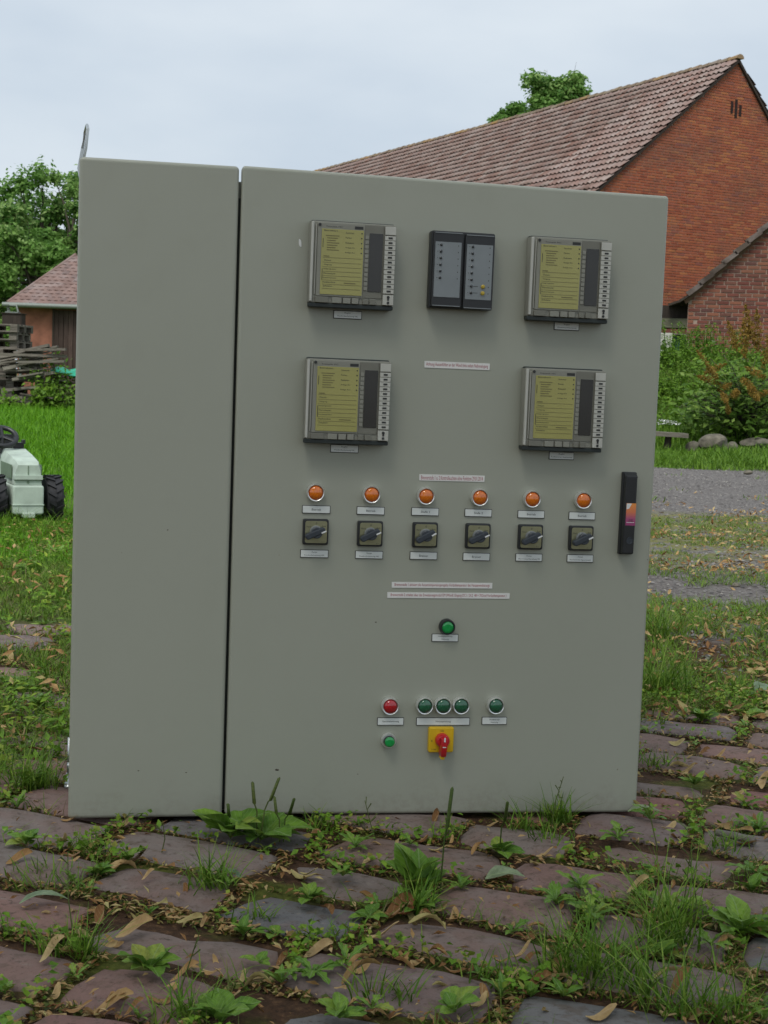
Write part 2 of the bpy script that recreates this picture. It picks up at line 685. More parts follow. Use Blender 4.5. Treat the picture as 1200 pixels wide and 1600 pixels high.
def mk_sticker():
    k = Mat('orange to purple sticker', 0.35)
    sep = k.n('SeparateXYZ')
    k.l(k.coord('Object'), sep.inputs[0])
    z = k.maprange(sep.outputs[2], -0.02, 0.02, 0, 1, False)
    k.color(k.ramp(z, [(0.0, srgb(150, 60, 110)), (0.3, srgb(170, 80, 120)), (0.6, srgb(215, 120, 80)), (1.0, srgb(235, 150, 70))]))
    return k.m


M = dict(
    ground=mk_ground(), paver=mk_paver(), paint=mk_paint(),
    black=plain('black plastic', (0.018, 0.019, 0.02), 0.38),
    rim=plain('dark green black plastic', (0.02, 0.027, 0.024), 0.5),
    gasket=plain('black rubber gasket', (0.05, 0.052, 0.048), 0.8),
    beige=plain('aged beige plastic', (0.25, 0.245, 0.2), 0.45, var=0.06),
    khaki=plain('darker beige key plastic', (0.18, 0.175, 0.14), 0.5, var=0.06),  # darker beige for the key strip, display surround and some buttons
    ivory=plain('ivory plastic', (0.5, 0.49, 0.43), 0.45, var=0.05),
    card=plain('yellow printed card', (0.36, 0.335, 0.105), 0.22, var=0.05, scale=12),
    display=plain('dark smoked display', (0.022, 0.02, 0.016), 0.22, spec=0.6),
    ink=plain('dark grey ink', (0.03, 0.03, 0.028), 0.6),
    faint=plain('faint olive ink', (0.17, 0.145, 0.05), 0.6),
    redink=plain('red ink', (0.36, 0.035, 0.06), 0.6),
    platewhite=plain('white engraved plate', (0.72, 0.74, 0.7), 0.4, var=0.05),
    tape=plain('white label tape', (0.75, 0.73, 0.69), 0.45, var=0.05),
    module=plain('light blue grey module face', (0.215, 0.235, 0.24), 0.3, var=0.05),
    led=plain('dark led lens', (0.02, 0.022, 0.022), 0.2),
    yellowbtn=plain('yellow button plastic', (0.48, 0.34, 0.03), 0.4),
    chrome=plain('chrome bezel', (0.88, 0.88, 0.86), 0.3, 0.85, var=0.03),
    steel=plain('galvanised steel', (0.55, 0.57, 0.56), 0.35, 0.9, var=0.15),
    olive=plain('brushed olive switch face', (0.34, 0.33, 0.2), 0.33, 0.75, var=0.12, scale=60),
    knob=plain('slate grey knob plastic', (0.035, 0.042, 0.052), 0.4),
    hubgrey=plain('mid grey switch hub', (0.2, 0.21, 0.215), 0.35),
    white=plain('white mark', (0.75, 0.75, 0.73), 0.5, var=0.03),
    amber=mk_lens('amber lens', (0.78, 0.2, 0.012), (0.45, 0.06, 0.004)),
    redlens=mk_lens('red lens', (0.5, 0.012, 0.02), (0.2, 0.004, 0.008)),
    greenlens=mk_lens('dark green lens', (0.02, 0.13, 0.06), (0.006, 0.04, 0.02)),
    brightgreen=mk_lens('bright green button', (0.01, 0.33, 0.07), (0.005, 0.2, 0.04)),
    yellowplate=plain('yellow switch plate', (0.68, 0.43, 0.008), 0.4, var=0.05),
    redknob=plain('red knob plastic', (0.5, 0.015, 0.022), 0.3, var=0.06, coat=0.3),
    sticker=mk_sticker(),
    mortar=plain('weathered mortar', (0.3, 0.2, 0.15), 0.95, var=0.25, scale=6),
    palemortar=plain('pale lime mortar', (0.34, 0.25, 0.2), 0.95, var=0.18, scale=8),
    brick=mk_brick('orange red brick', [(0.0, (0.3, 0.082, 0.045)), (0.35, (0.38, 0.118, 0.056)), (0.6, (0.34, 0.104, 0.062)), (0.85, (0.43, 0.16, 0.066)), (1.0, (0.26, 0.09, 0.07))]),
    dullbrick=mk_brick('purple red brick', [(0.0, (0.14, 0.05, 0.04)), (0.4, (0.21, 0.075, 0.055)), (0.75, (0.25, 0.105, 0.065)), (1.0, (0.11, 0.052, 0.047))]),
    tile=mk_tile('weathered clay pantile', [(0.0, (0.2, 0.122, 0.1)), (0.5, (0.255, 0.175, 0.15)), (0.85, (0.31, 0.245, 0.215)), (1.0, (0.22, 0.118, 0.092))]),
    ridge=mk_tile('lichened ridge tile', [(0.0, (0.2, 0.14, 0.1)), (0.5, (0.24, 0.19, 0.13)), (1.0, (0.34, 0.2, 0.07))], 0.3),
    shedtile=mk_tile('brown red shed tile', [(0.0, (0.18, 0.115, 0.097)), (0.5, (0.23, 0.152, 0.13)), (1.0, (0.16, 0.112, 0.1))]),
    render=plain('orange lime render', (0.27, 0.11, 0.07), 0.95, var=0.3, scale=3, bump=0.2),
    shedwood=mk_wood('dark stained boards', (0.045, 0.03, 0.025), (0.12, 0.082, 0.068)),
    palletwood=mk_wood('weathered pallet timber', (0.085, 0.072, 0.058), (0.28, 0.25, 0.21), (6, 40, 40)),
    greywood=mk_wood('grey weathered timber', (0.14, 0.125, 0.1), (0.34, 0.31, 0.26), (6, 40, 40)),
    beamwood=mk_wood('mossy oak beam', (0.07, 0.07, 0.045), (0.17, 0.165, 0.115), (4, 40, 40)),
    darkwood=mk_wood('dark underside timber', (0.03, 0.024, 0.02), (0.09, 0.07, 0.055)),
    zinc=plain('dull zinc', (0.2, 0.225, 0.2), 0.6, 0.3, var=0.15),
    greendoor=plain('dark green door paint', (0.012, 0.07, 0.035), 0.55),
    greenplastic=plain('bright green plastic sheet', (0.008, 0.34, 0.19), 0.4, var=0.25, scale=14),
    void=plain('dark slot', (0.02, 0.008, 0.006), 0.9),
    tractor=plain('pale mint plastic', (0.42, 0.5, 0.42), 0.5, var=0.16, scale=14),
    tractordark=plain('dull green recess', (0.14, 0.2, 0.13), 0.6, var=0.15, scale=9),
    tyre=plain('black tractor tyre', (0.013, 0.013, 0.015), 0.65, var=0.3),
    stone=plain('rough field stone', (0.125, 0.112, 0.085), 0.95, var=0.55, scale=9, bump=1.0),
    pebble=None, bark=plain('grey brown bark', (0.075, 0.06, 0.045), 0.95, var=0.4, scale=8, bump=0.6),
)
k = Mat('gravel pebbles', 0.85)
k.color(k.ramp(k.rnd(), [(0, (0.07, 0.064, 0.06)), (0.5, (0.15, 0.138, 0.13)), (0.9, (0.21, 0.195, 0.18)), (1, (0.28, 0.26, 0.23))]))
M['pebble'] = k.m

M['grass'] = leafmat('green grass', [(0, (0.075, 0.16, 0.012)), (0.45, (0.14, 0.26, 0.02)), (0.8, (0.21, 0.32, 0.035)), (0.95, (0.2, 0.19, 0.07)), (1, (0.25, 0.2, 0.1))], 0.25)
M['lawn'] = leafmat('bright lawn grass', [(0, (0.08, 0.24, 0.006)), (0.5, (0.13, 0.34, 0.008)), (1, (0.19, 0.42, 0.02))], 0.3)
M['tuft'] = leafmat('dark tuft grass', [(0, (0.09, 0.19, 0.018)), (0.6, (0.16, 0.3, 0.028)), (1, (0.3, 0.4, 0.065))], 0.22)
M['weed'] = leafmat('broad weed leaf', [(0, (0.12, 0.25, 0.03)), (0.5, (0.19, 0.34, 0.04)), (0.9, (0.26, 0.4, 0.055)), (1, (0.36, 0.38, 0.07))], 0.25, 0.45)
M['herb'] = leafmat('small herb leaf', [(0, (0.11, 0.22, 0.018)), (0.6, (0.2, 0.36, 0.03)), (0.9, (0.32, 0.38, 0.05)), (1, (0.24, 0.16, 0.05))], 0.2)
M['mossleaf'] = leafmat('moss', [(0, (0.07, 0.085, 0.012)), (0.7, (0.15, 0.16, 0.025)), (1, (0.2, 0.1, 0.04))], 0)
M['spike'] = leafmat('plantain spike', [(0, (0.07, 0.11, 0.025)), (1, (0.11, 0.13, 0.035))], 0)
M['dry'] = leafmat('dry brown leaf', [(0, (0.18, 0.08, 0.028)), (0.25, (0.31, 0.165, 0.06)), (0.5, (0.45, 0.28, 0.11)), (0.75, (0.56, 0.41, 0.2)), (0.92, (0.42, 0.37, 0.14)), (1, (0.2, 0.07, 0.025))], 0.12, 0.6, dry=True)
M['paleleaf'] = leafmat('pale fallen leaf', [(0, (0.2, 0.27, 0.17)), (1, (0.27, 0.32, 0.19))], 0.1, 0.6)
M['crown'] = leafmat('tree foliage', [(0, (0.095, 0.22, 0.045)), (0.5, (0.19, 0.37, 0.075)), (0.85, (0.3, 0.48, 0.13)), (1, (0.38, 0.52, 0.19))], 0.42)
M['bank'] = leafmat('bank foliage', [(0, (0.08, 0.17, 0.014)), (0.5, (0.13, 0.26, 0.02)), (1, (0.2, 0.33, 0.04))], 0.28)
M['dryherb'] = leafmat('seeding grass', [(0, (0.1, 0.12, 0.03)), (0.6, (0.15, 0.17, 0.045)), (1, (0.2, 0.16, 0.08))], 0.2)
M['shrub'] = leafmat('dark shrub leaf', [(0, (0.055, 0.12, 0.014)), (0.6, (0.12, 0.22, 0.028)), (1, (0.23, 0.34, 0.07))], 0.22, 0.5)
M['plume'] = leafmat('rusty seed plume', [(0, (0.24, 0.14, 0.022)), (0.6, (0.34, 0.2, 0.035)), (1, (0.42, 0.28, 0.07))], 0.2)


# ================================================================== THE GROUND
def bank_h(x, y):
    t = np.clip((np.asarray(y) - 19.5) / 5.5, 0, 1)
    u = np.clip((np.asarray(x) - 0.5) / 2.0, 0, 1)
    return 0.95 * (t * t * (3 - 2 * t)) * (u * u * (3 - 2 * u))


def ground_h(x, y):
    x, y = np.asarray(x, float), np.asarray(y, float)
    near = np.clip((4.6 - y) / 0.9, 0, 1)
    h = -0.0045 * near + (vnoise(x, y, 0.11, 3) - 0.5) * 0.009 * near
    h = h + (vnoise(x, y, 0.7, 5) - 0.5) * 0.035 * (1 - near) + bank_h(x, y)
    return h


xs = np.unique(np.concatenate([[-400, -120, -50, -25], np.arange(-14, 14.01, 0.5), np.arange(-2.4, 2.6, 0.05), [25, 50, 120, 400]]).round(3))
ys = np.unique(np.concatenate([[-60, -20, -8, -3, -1, 0], np.arange(0.6, 5.2, 0.05), np.arange(5, 30, 0.5), [34, 40, 60, 100, 200, 600]]).round(3))
GX, GY = np.meshgrid(xs, ys)
GV = np.c_[GX.ravel(), GY.ravel(), ground_h(GX, GY).ravel()]
nx = len(xs)
ii, jj = np.meshgrid(np.arange(nx - 1), np.arange(len(ys) - 1))
a = (jj * nx + ii).ravel()
gme = npmesh('ground', GV, np.c_[a, a + 1, a + 1 + nx, a + nx], np.zeros(len(GV)), M['ground'])
gme.polygons.foreach_set('use_smooth', [True] * len(gme.polygons))
tag(obj('ground', gme), kind='structure')

# ------------------------------------------------------------------ paving: every stone its own object
paving = tag(empty('paving', (0, 2.4, 0)), kind='structure')


def paver_mesh(seed):
    r_ = random.Random(seed)
    nx_, ny_ = 8, 5
    hx, hy = 0.108, 0.0635
    p = PB()
    vs = []
    ph = [r_.uniform(0, 6.28) for _ in range(6)]
    cor = [(r_.uniform(-0.2, 0.06), r_.uniform(-0.3, 0.1)) for _ in range(4)]
    for j in range(ny_ + 1):
        for i in range(nx_ + 1):
            u, v = 2 * i / nx_ - 1, 2 * j / ny_ - 1
            u, v = math.sin(u * 1.42) / math.sin(1.42), math.sin(v * 1.35) / math.sin(1.35)
            k_ = (u > 0) * 1 + (v > 0) * 2
            cw = (abs(u) * abs(v)) ** 1.5
            uu = u * (1 + cor[k_][0] * cw) * (1 - 0.025 * v * v)
            vv = v * (1 + cor[k_][1] * cw) * (1 - 0.03 * u * u)
            x = hx * uu + 0.004 * math.sin(5 * v + ph[0]) * abs(u) ** 3
            y = hy * vv + 0.004 * math.sin(4 * u + ph[1]) * abs(v) ** 3
            e = max(abs(u) ** 9, abs(v) ** 6)
            z = 0.003 - 0.009 * e - 0.0012 * (u * u * 0.5 + v * v * 0.5) + 0.0016 * math.sin(4.0 * u + ph[2]) * math.cos(3 * v + ph[5]) + 0.0014 * math.sin(2.3 * v + ph[3])
            if max(abs(u), abs(v)) > 0.9:
                x, y, z = x + r_.uniform(-0.003, 0.003), y + r_.uniform(-0.003, 0.003), z + r_.uniform(-0.004, 0.001)
            vs.append((x, y, z + r_.uniform(-0.0007, 0.0007)))
    fs = []
    for j in range(ny_):
        for i in range(nx_):
            q = j * (nx_ + 1) + i
            fs.append((q, q + 1, q + nx_ + 2, q + nx_ + 1))
    rim = [i for i in range(nx_ + 1)] + [(j + 1) * (nx_ + 1) + nx_ for j in range(ny_)] + [ny_ * (nx_ + 1) + i for i in range(nx_ - 1, -1, -1)] + [j * (nx_ + 1) for j in range(ny_ - 1, 0, -1)]
    o = len(vs)
    for i in rim:
        vs.append((vs[i][0] * 1.01, vs[i][1] * 1.01, -0.05))
    n = len(rim)
    for i in range(n):
        fs.append((rim[(i + 1) % n], rim[i], o + i, o + (i + 1) % n))
    p.add(vs, fs)
    return p.mesh('paving_stone', M['paver'], 50)


pav = [paver_mesh(i) for i in range(12)]
PAV_ANG = -21
ca, sa = math.cos(R(PAV_ANG)), math.sin(R(PAV_ANG))
stones = []
r_ = random.Random(5)
for row in range(-30, 40):
    v0 = row * 0.16 + r_.uniform(-0.008, 0.008)
    u0 = -4.0 + r_.uniform(0, 0.2)
    while u0 < 4.0:
        ln = r_.uniform(0.19, 0.32)
        u1 = u0 + ln / 2
        u0 += ln
        v = v0 + 0.018 * u1 * u1 + r_.uniform(-0.011, 0.011)
        x, y = u1 * ca - v * sa + 0.05, u1 * sa + v * ca + 2.1
        if y < 1.35 or y > 3.75 or abs(x) > 0.36 * y + 0.4:
            continue
        edge = 3.45 if x > 0 else 3.62
        if y > edge + r_.uniform(-0.25, 0.1) or (x < -0.5 and y > 2.95 and r_.random() < 0.62):
            continue
        if r_.random() < 0.02:
            continue
        stones.append((x, y, R(PAV_ANG) + math.atan(0.036 * u1) + r_.uniform(-0.07, 0.07), ln / 0.226, r_.uniform(1.06, 1.24)))
for i, (x, y, a_, sx_, sy_) in enumerate(stones):
    me = r_.choice(pav)
    obj('paving_stone', me, paving, (x, y - 2.4, r_.uniform(-0.007, 0.004)),
        (r_.uniform(-0.04, 0.04), r_.uniform(-0.03, 0.03), a_ + (math.pi if r_.random() < 0.5 else 0)), (sx_, sy_, 1))
stone_xy = np.array([(q_[0], q_[1]) for q_ in stones])
stone_a = np.array([(q_[2], q_[3], q_[4]) for q_ in stones])


def in_stone(x, y, shrink=1.0):
    """True where (x, y) lies on a stone."""
    out = np.zeros(len(x), bool)
    for (sx_, sy_), (a_, lx_, ly_) in zip(stone_xy, stone_a):
        dx, dy = x - sx_, y - sy_
        u = dx * math.cos(a_) + dy * math.sin(a_)
        v = -dx * math.sin(a_) + dy * math.cos(a_)
        out |= (np.abs(u) < 0.106 * lx_ * shrink) & (np.abs(v) < 0.062 * ly_ * shrink)
    return out


# cabinet footprint, kept free of plants
CAB_O = Vector((-0.51147, 2.35957, 0.0))
CAB_RZ = 0.17387
cax, cay = Vector((math.cos(CAB_RZ), math.sin(CAB_RZ), 0)), Vector((-math.sin(CAB_RZ), math.cos(CAB_RZ), 0))


def in_cab(x, y, m=0.012):
    dx, dy = x - CAB_O.x, y - CAB_O.y
    u = dx * cax.x + dy * cax.y
    v = dx * cay.x + dy * cay.y
    return (u > -m) & (u < 1 + m) & (v > -m) & (v < 0.3 + m)


# ================================================================== BARN (far right)
def brick_proto(L_, H_, D_, mat):
    p = PB()
    g = 0.006
    p.add([(-L_ / 2, 0, -H_ / 2), (L_ / 2, 0, -H_ / 2), (L_ / 2, 0, H_ / 2), (-L_ / 2, 0, H_ / 2),
           (-L_ / 2 + g, -D_, -H_ / 2 + g), (L_ / 2 - g, -D_, -H_ / 2 + g), (L_ / 2 - g, -D_, H_ / 2 - g), (-L_ / 2 + g, -D_, H_ / 2 - g)],
          [(4, 5, 6, 7), (0, 1, 5, 4), (1, 2, 6, 5), (2, 3, 7, 6), (3, 0, 4, 7)])
    return p.mesh('brick', mat)


def in_poly(x, y, poly):
    c = False
    j = len(poly) - 1
    for i in range(len(poly)):
        if (poly[i][1] > y) != (poly[j][1] > y) and x < (poly[j][0] - poly[i][0]) * (y - poly[i][1]) / (poly[j][1] - poly[i][1]) + poly[i][0]:
            c = not c
        j = i
    return c


CABPX = [(105, 235), (1048, 300), (998, 1290), (100, 1290)]


def shown(p, extra=None):
    x, y, d = pix(p)
    if not (-3 < x < 1203 and -3 < y < 1603) or in_poly(x, y, CABPX):
        return False
    return extra is None or not in_poly(x, y, extra)


def brick_wall(parent, frame, poly, course, blen, joint, mat, hide=None, limit=300, depth=0.014, skip=None, bond='stretcher', only=None):
    """Bricks on the face of `parent`; frame(u, v) -> world, bricks face -Y of the parent. The ones that show largest are objects, the rest are one part."""
    bl, bh = blen - joint, course - joint
    pr = brick_proto(bl, bh, depth, mat)
    hd = brick_proto(bl / 2 - joint / 2, bh, depth, mat)
    us, vs = [q[0] for q in poly], [q[1] for q in poly]
    cand = []
    r = random.Random(3)
    nrow = int((max(vs) - min(vs)) / course) + 1
    for j in range(nrow):
        v = min(vs) + (j + 0.5) * course
        header = bond == 'cross' and j % 2
        step = blen / 2 if header else blen
        u = min(us) + step * 0.5 + (blen * 0.5 if j % 2 else 0) + (blen * 0.25 if j % 5 == 3 else 0)
        if u - step * 0.5 > min(us) + blen * 0.4 and in_poly(min(us) + blen * 0.25, v, poly):
            cand.append((min(us) + blen * 0.25, v, True, frame(min(us) + blen * 0.25, v)))
        while u < max(us):
            if in_poly(u, v, poly) and not (skip and skip(u, v)):
                w = frame(u, v)
                cand.append((u, v, header, w))
            u += step
    sh = []
    for c in cand:
        if shown(c[3], hide):
            d = pix(c[3])[2]
            sh.append((c[2], d, c))
    sh.sort(key=lambda t: (t[0], t[1]))
    ind = set(id(t[2]) for t in sh[:limit])
    rest = PB()
    for c in cand:
        u, v, header, w = c
        dy = r.uniform(-0.0035, 0.0035)
        if id(c) in ind:
            obj('brick', hd if header else pr, parent, (u, dy, v))
        else:
            h2, l2 = bh / 2, (bl / 2 - joint / 2 if header else bl) / 2
            g = 0.005
            rr = r.random() * 0.99 + 0.001
            rest.add([(u - l2, 0, v - h2), (u + l2, 0, v - h2), (u + l2, 0, v + h2), (u - l2, 0, v + h2),
                      (u - l2 + g, dy - depth, v - h2 + g), (u + l2 - g, dy - depth, v - h2 + g), (u + l2 - g, dy - depth, v + h2 - g), (u - l2 + g, dy - depth, v + h2 - g)],
                     [(4, 5, 6, 7), (0, 1, 5, 4), (1, 2, 6, 5), (2, 3, 7, 6), (3, 0, 4, 7)], 0, rr)
    if rest.f:
        tag(obj('brickwork', rest.mesh('brickwork', mat), parent), kind='stuff')


def pantile(mat, w=0.24, l=0.40, amp=0.03, n=6, lift=0.078, lip=0.022):
    """S-shaped tile: x along the course, y up the slope, z out of the roof; the lower end is lifted."""
    p = PB()
    prof = []
    for i in range(n + 1):
        t = i / n
        z = amp * (0.5 - 0.5 * math.cos(2 * math.pi * (t ** 0.8))) if t < 1 else 0.0
        prof.append((w * (t - 0.5) * 1.05, z))
    rows = []
    for y, dz in ((0.0, lift), (l, 0.012)):
        rows.append([(x, y, z + dz) for x, z in prof])
    low = [(x, 0.004, z + lift - lip) for x, z in prof]
    p.add(rows[0] + rows[1] + low,
          [(i, i + 1, n + 2 + i, n + 1 + i) for i in range(n)] + [(2 * (n + 1) + i, 2 * (n + 1) + i + 1, i + 1, i) for i in range(n)])
    return p.mesh('roof_tile', mat, 50)


def tiled_roof(parent, length, slope_len, mat, gauge=0.33, width=0.22, amp=0.03, limit=300, hide=None, ridge_mat=None, x_off=0.0):
    """Tiles on `parent` whose local frame is x along the eaves, y up the slope, z outwards (origin: eave, x=0)."""
    pr = pantile(mat, width, gauge + 0.07, amp)
    mw = parent.matrix_world
    cand = []
    r = random.Random(9)
    nr = int(slope_len / gauge + 0.5)
    nc = int(length / width + 0.5)
    for j in range(nr):
        for i in range(nc):
            x, y = (i + 0.5) * width + x_off, j * gauge
            cand.append((x, y, mw @ Vector((x, y + 0.15, 0.05))))
    sh = []
    for c in cand:
        if shown(c[2], hide):
            sh.append((pix(c[2])[2], c))
    sh.sort(key=lambda t: t[0])
    ind = set(id(t[1]) for t in sh[:limit])
    vt = [v.co[:] for v in pr.vertices]
    ft = [tuple(f.vertices) for f in pr.polygons]
    V, F, RV = [], [], []
    nv = len(vt)
    base = np.array(vt)
    cnt = 0
    for c in cand:
        x, y, w = c
        tilt, dz, dx = r.uniform(-0.02, 0.02), r.uniform(-0.006, 0.006), r.uniform(-0.006, 0.006)
        if id(c) in ind:
            obj('roof_tile', pr, parent, (x + dx, y, dz), (tilt * 0.5, 0, tilt))
        else:
            V.append(base + np.array([x + dx, y, dz]))
            F += [tuple(i + cnt * nv for i in f) for f in ft]
            RV += [r.random() * 0.99 + 0.001] * nv
            cnt += 1
    if V:
        q = npmesh('roof_tiling', np.concatenate(V), np.array(F), np.array(RV), mat)
        q.polygons.foreach_set('use_smooth', [True] * len(q.polygons))
        tag(obj('roof_tiling', q, parent), kind='stuff')


def set_frame(o, origin, xd, zd):
    """Place o with local x along xd and local z along zd."""
    xd, zd = xd.normalized(), zd.normalized()
    yd = zd.cross(xd)
    o.matrix_world = Matrix(((xd.x, yd.x, zd.x, origin.x), (xd.y, yd.y, zd.y, origin.y), (xd.z, yd.z, zd.z, origin.z), (0, 0, 0, 1)))
    return o


BARN_Y = 40.0
apex = at(1152.5, 93, BARN_Y)
GA = R(62.5)
gdir = Vector((math.sin(GA), math.cos(GA), 0))          # along the gable wall, to the right and away
rdir = Vector((-math.sin(R(27.5)), math.cos(R(27.5)), 0))   # along the ridge, to the left and away
gnrm = Vector((-gdir.y, gdir.x, 0))                     # into the barn
if gnrm.y < 0:
    gnrm = -gnrm


def on_gable(px, py):
    d = ray(px, py)
    n = Vector((gdir.y, -gdir.x, 0))
    s = n.dot(apex) / n.dot(d)
    p = Vector((0, 0, CAM_H)) + d * s
    return (p - Vector((apex.x, apex.y, 0))).dot(gdir), p.z


lt, lz = on_gable(937, 292)
rt, rz_ = on_gable(1200, 184)
PL_, PR_ = (apex.z - lz) / -lt, (apex.z - rz_) / rt     # roof pitches
EAVE = 3.3
hl, hr = (apex.z - EAVE) / PL_, (apex.z - EAVE) / PR_
barn = empty('brick_barn', (apex.x, apex.y, 0))
tag(barn, 'large orange red brick barn with long brown pantile roof and three slots in its gable', 'barn')
bpy.context.view_layer.update()
wall = obj('gable_wall', None)
set_frame(wall, Vector((apex.x, apex.y, 0)), gdir, Vector((0, 0, 1)))
gable = [(-hl, 0), (hr, 0), (hr, EAVE), (0, apex.z), (-hl, EAVE)]
SL = [on_gable(1143, 168), on_gable(1149.5, 170), on_gable(1156, 173)]
p = PB()
n5 = len(gable)
p.add([(u, 0, v) for u, v in gable] + [(u, 0.35, v) for u, v in gable],
      [tuple(range(n5)), tuple(reversed(range(n5, 2 * n5)))] + [((i + 1) % n5, i, n5 + i, n5 + (i + 1) % n5) for i in range(n5)])
wall.data if False else None
bpy.data.objects.remove(wall)
wall = obj('gable_wall', p.mesh('gable_wall', M['mortar']))
wall.parent = barn
set_frame(wall, Vector((apex.x, apex.y, 0)), gdir, Vector((0, 0, 1)))
bpy.context.view_layer.update()
SLOT = [(u, v, 0.055, hh) for (u, v), hh in zip(SL, (0.14, 0.21, 0.13))]


def in_slot(u, v):
    return any(abs(u - a) < 0.13 * 0.55 and abs(v - b) < h for a, b, w_, h in SLOT)


ANNPX = [(1058, 492), (1076, 462), (1215, 342), (1215, 900), (1020, 900), (1030, 500)]
wf = lambda u, v: Vector((apex.x, apex.y, 0)) + gdir * u + Vector((0, 0, v))
gpoly = [(-hl, 0), (hr, 0), (hr, EAVE), (0.0, apex.z - 0.05), (-hl, EAVE)]
brick_wall(wall, wf, gpoly, 0.072, 0.25, 0.011, M['brick'], hide=ANNPX, bond='stretcher', depth=0.012)
for a_, b_, w_, h_ in SLOT:
    q = PB()
    q.box(a_ - w_ * 0.75, a_ + w_ * 0.75, -0.022, 0.02, b_ - h_ * 1.15, b_ + h_ * 1.15)
    obj('air_slot', q.mesh('air_slot', M['void']), wall)
# long side walls and back gable so the barn is a whole building
BL = 40.0
side = PB()
for s_ in (-hl, hr):
    a0 = wf(s_, 0) - Vector((apex.x, apex.y, 0))
    nrm = gdir * (0.3 if s_ < 0 else -0.3)
    v = [a0, a0 + rdir * BL, a0 + rdir * BL + Vector((0, 0, EAVE)), a0 + Vector((0, 0, EAVE))]
    v = [x + rdir * 0.36 for x in v[:1]] + [v[1], v[2]] + [v[3] + rdir * 0.36]
    side.add(v + [x + nrm for x in v], [(0, 1, 2, 3), (7, 6, 5, 4), (0, 3, 7, 4), (1, 5, 6, 2), (3, 2, 6, 7)])
bk = [wf(u, v) - Vector((apex.x, apex.y, 0)) + rdir * BL for u, v in gable]
side.add(bk, [tuple(reversed(range(5)))])
obj('side_wall', side.mesh('side_wall', M['brick']), barn)
# roof slopes
for sgn, half, pit, nm in ((-1, hl, PL_, 'roof'), (1, hr, PR_, 'roof')):
    over = 0.45
    eav = Vector((apex.x, apex.y, 0)) + gdir * (sgn * (half + over)) + Vector((0, 0, EAVE - over * pit))
    up = (apex - eav)
    sl = up.length
    up.normalize()
    vrg = 0.09
    o0 = eav - rdir * vrg
    xd = rdir if sgn < 0 else -rdir
    org = o0 if sgn < 0 else o0 + rdir * BL
    xn = xd.normalized()
    yn = (up - xn * up.dot(xn)).normalized()
    zn = xn.cross(yn)
    zn = zn if zn.z > 0 else -zn
    rf = PB()
    rf.box(0, BL, 0, sl, -0.06, 0.0)
    ro = obj(nm, rf.mesh(nm, M['darkwood']))
    ro.parent = barn
    # skew: the ridge is not quite square to the gable; keep the verge on the gable line
    ro.matrix_world = Matrix(((xn.x, yn.x, zn.x, org.x), (xn.y, yn.y, zn.y, org.y), (xn.z, yn.z, zn.z, org.z), (0, 0, 0, 1)))
    bpy.context.view_layer.update()
    if sgn < 0:
        tiled_roof(ro, BL, sl, M['tile'], 0.305, 0.2, 0.052)
        left_roof = ro
    else:
        # seen edge on only: one row of verge tiles that steps down the gable
        tiled_roof(ro, 0.92, sl - 0.5, M['tile'], 0.335, 0.23, 0.03, x_off=BL - 0.92)
# ridge tiles
q = PB()
for k_ in range(7):
    a_ = math.pi * k_ / 6
    q.v.append((-0.02, 0.13 * math.cos(a_), 0.12 * math.sin(a_)))
    q.r.append(0)
for k_ in range(7):
    a_ = math.pi * k_ / 6
    q.v.append((0.42, 0.105 * math.cos(a_), 0.09 * math.sin(a_)))
    q.r.append(0)
q.f = [(k_, k_ + 1, k_ + 8, k_ + 7) for k_ in range(6)] + [(0, 7, 13, 6), tuple(reversed(range(7)))]
q.mi = [0] * len(q.f)
rm = q.mesh('ridge_tile', M['ridge'])
yd = Vector((0, 0, 1)).cross(rdir)
for i in range(98):
    pt = apex - rdir * 0.1 + rdir * (0.41 * i) + Vector((0, 0, 0.01 + random.uniform(-0.01, 0.012)))
    o = obj('ridge_tile', rm)
    o.parent = barn
    o.matrix_world = Matrix(((rdir.x, yd.x, 0, pt.x), (rdir.y, yd.y, 0, pt.y), (0, 0, 1, pt.z), (0, 0, 0, 1)))

# ------------------------------------------------------------------ brick annex in front of the barn
AY = 31.0
c0 = at(1076, 466, AY)                                  # where wall corner and verge meet
c1 = at(1200, 357, AY)
ap = (c1.z - c0.z) / (c1.x - c0.x)
AW = 4.4
ANR = R(-14)
annex = empty('brick_annex', (c0.x, AY, 0), ANR)
tag(annex, 'small purple red brick outhouse with pale mortar joints and a stepped tiled verge', 'outhouse')
az_ = c0.z
apoly = [(0, 0.35), (2 * AW, 0.35), (2 * AW, az_), (AW, az_ + AW * ap), (0, az_)]
p = PB()
vv = [(0, 0), (2 * AW, 0), (2 * AW, az_), (AW, az_ + AW * ap), (0, az_)]
p.add([(u, 0, v) for u, v in vv] + [(u, 5.0, v) for u, v in vv], [(0, 1, 2, 3, 4), (9, 8, 7, 6, 5)] + [((i + 1) % 5, i, 5 + i, 5 + (i + 1) % 5) for i in range(5)])
awall = obj('gable_wall', p.mesh('gable_wall', M['palemortar']), annex)
brick_wall(awall, lambda u, v: Vector((c0.x + u * math.cos(ANR), AY + u * math.sin(ANR), v)), apoly, 0.083, 0.262, 0.015, M['dullbrick'], depth=0.016)
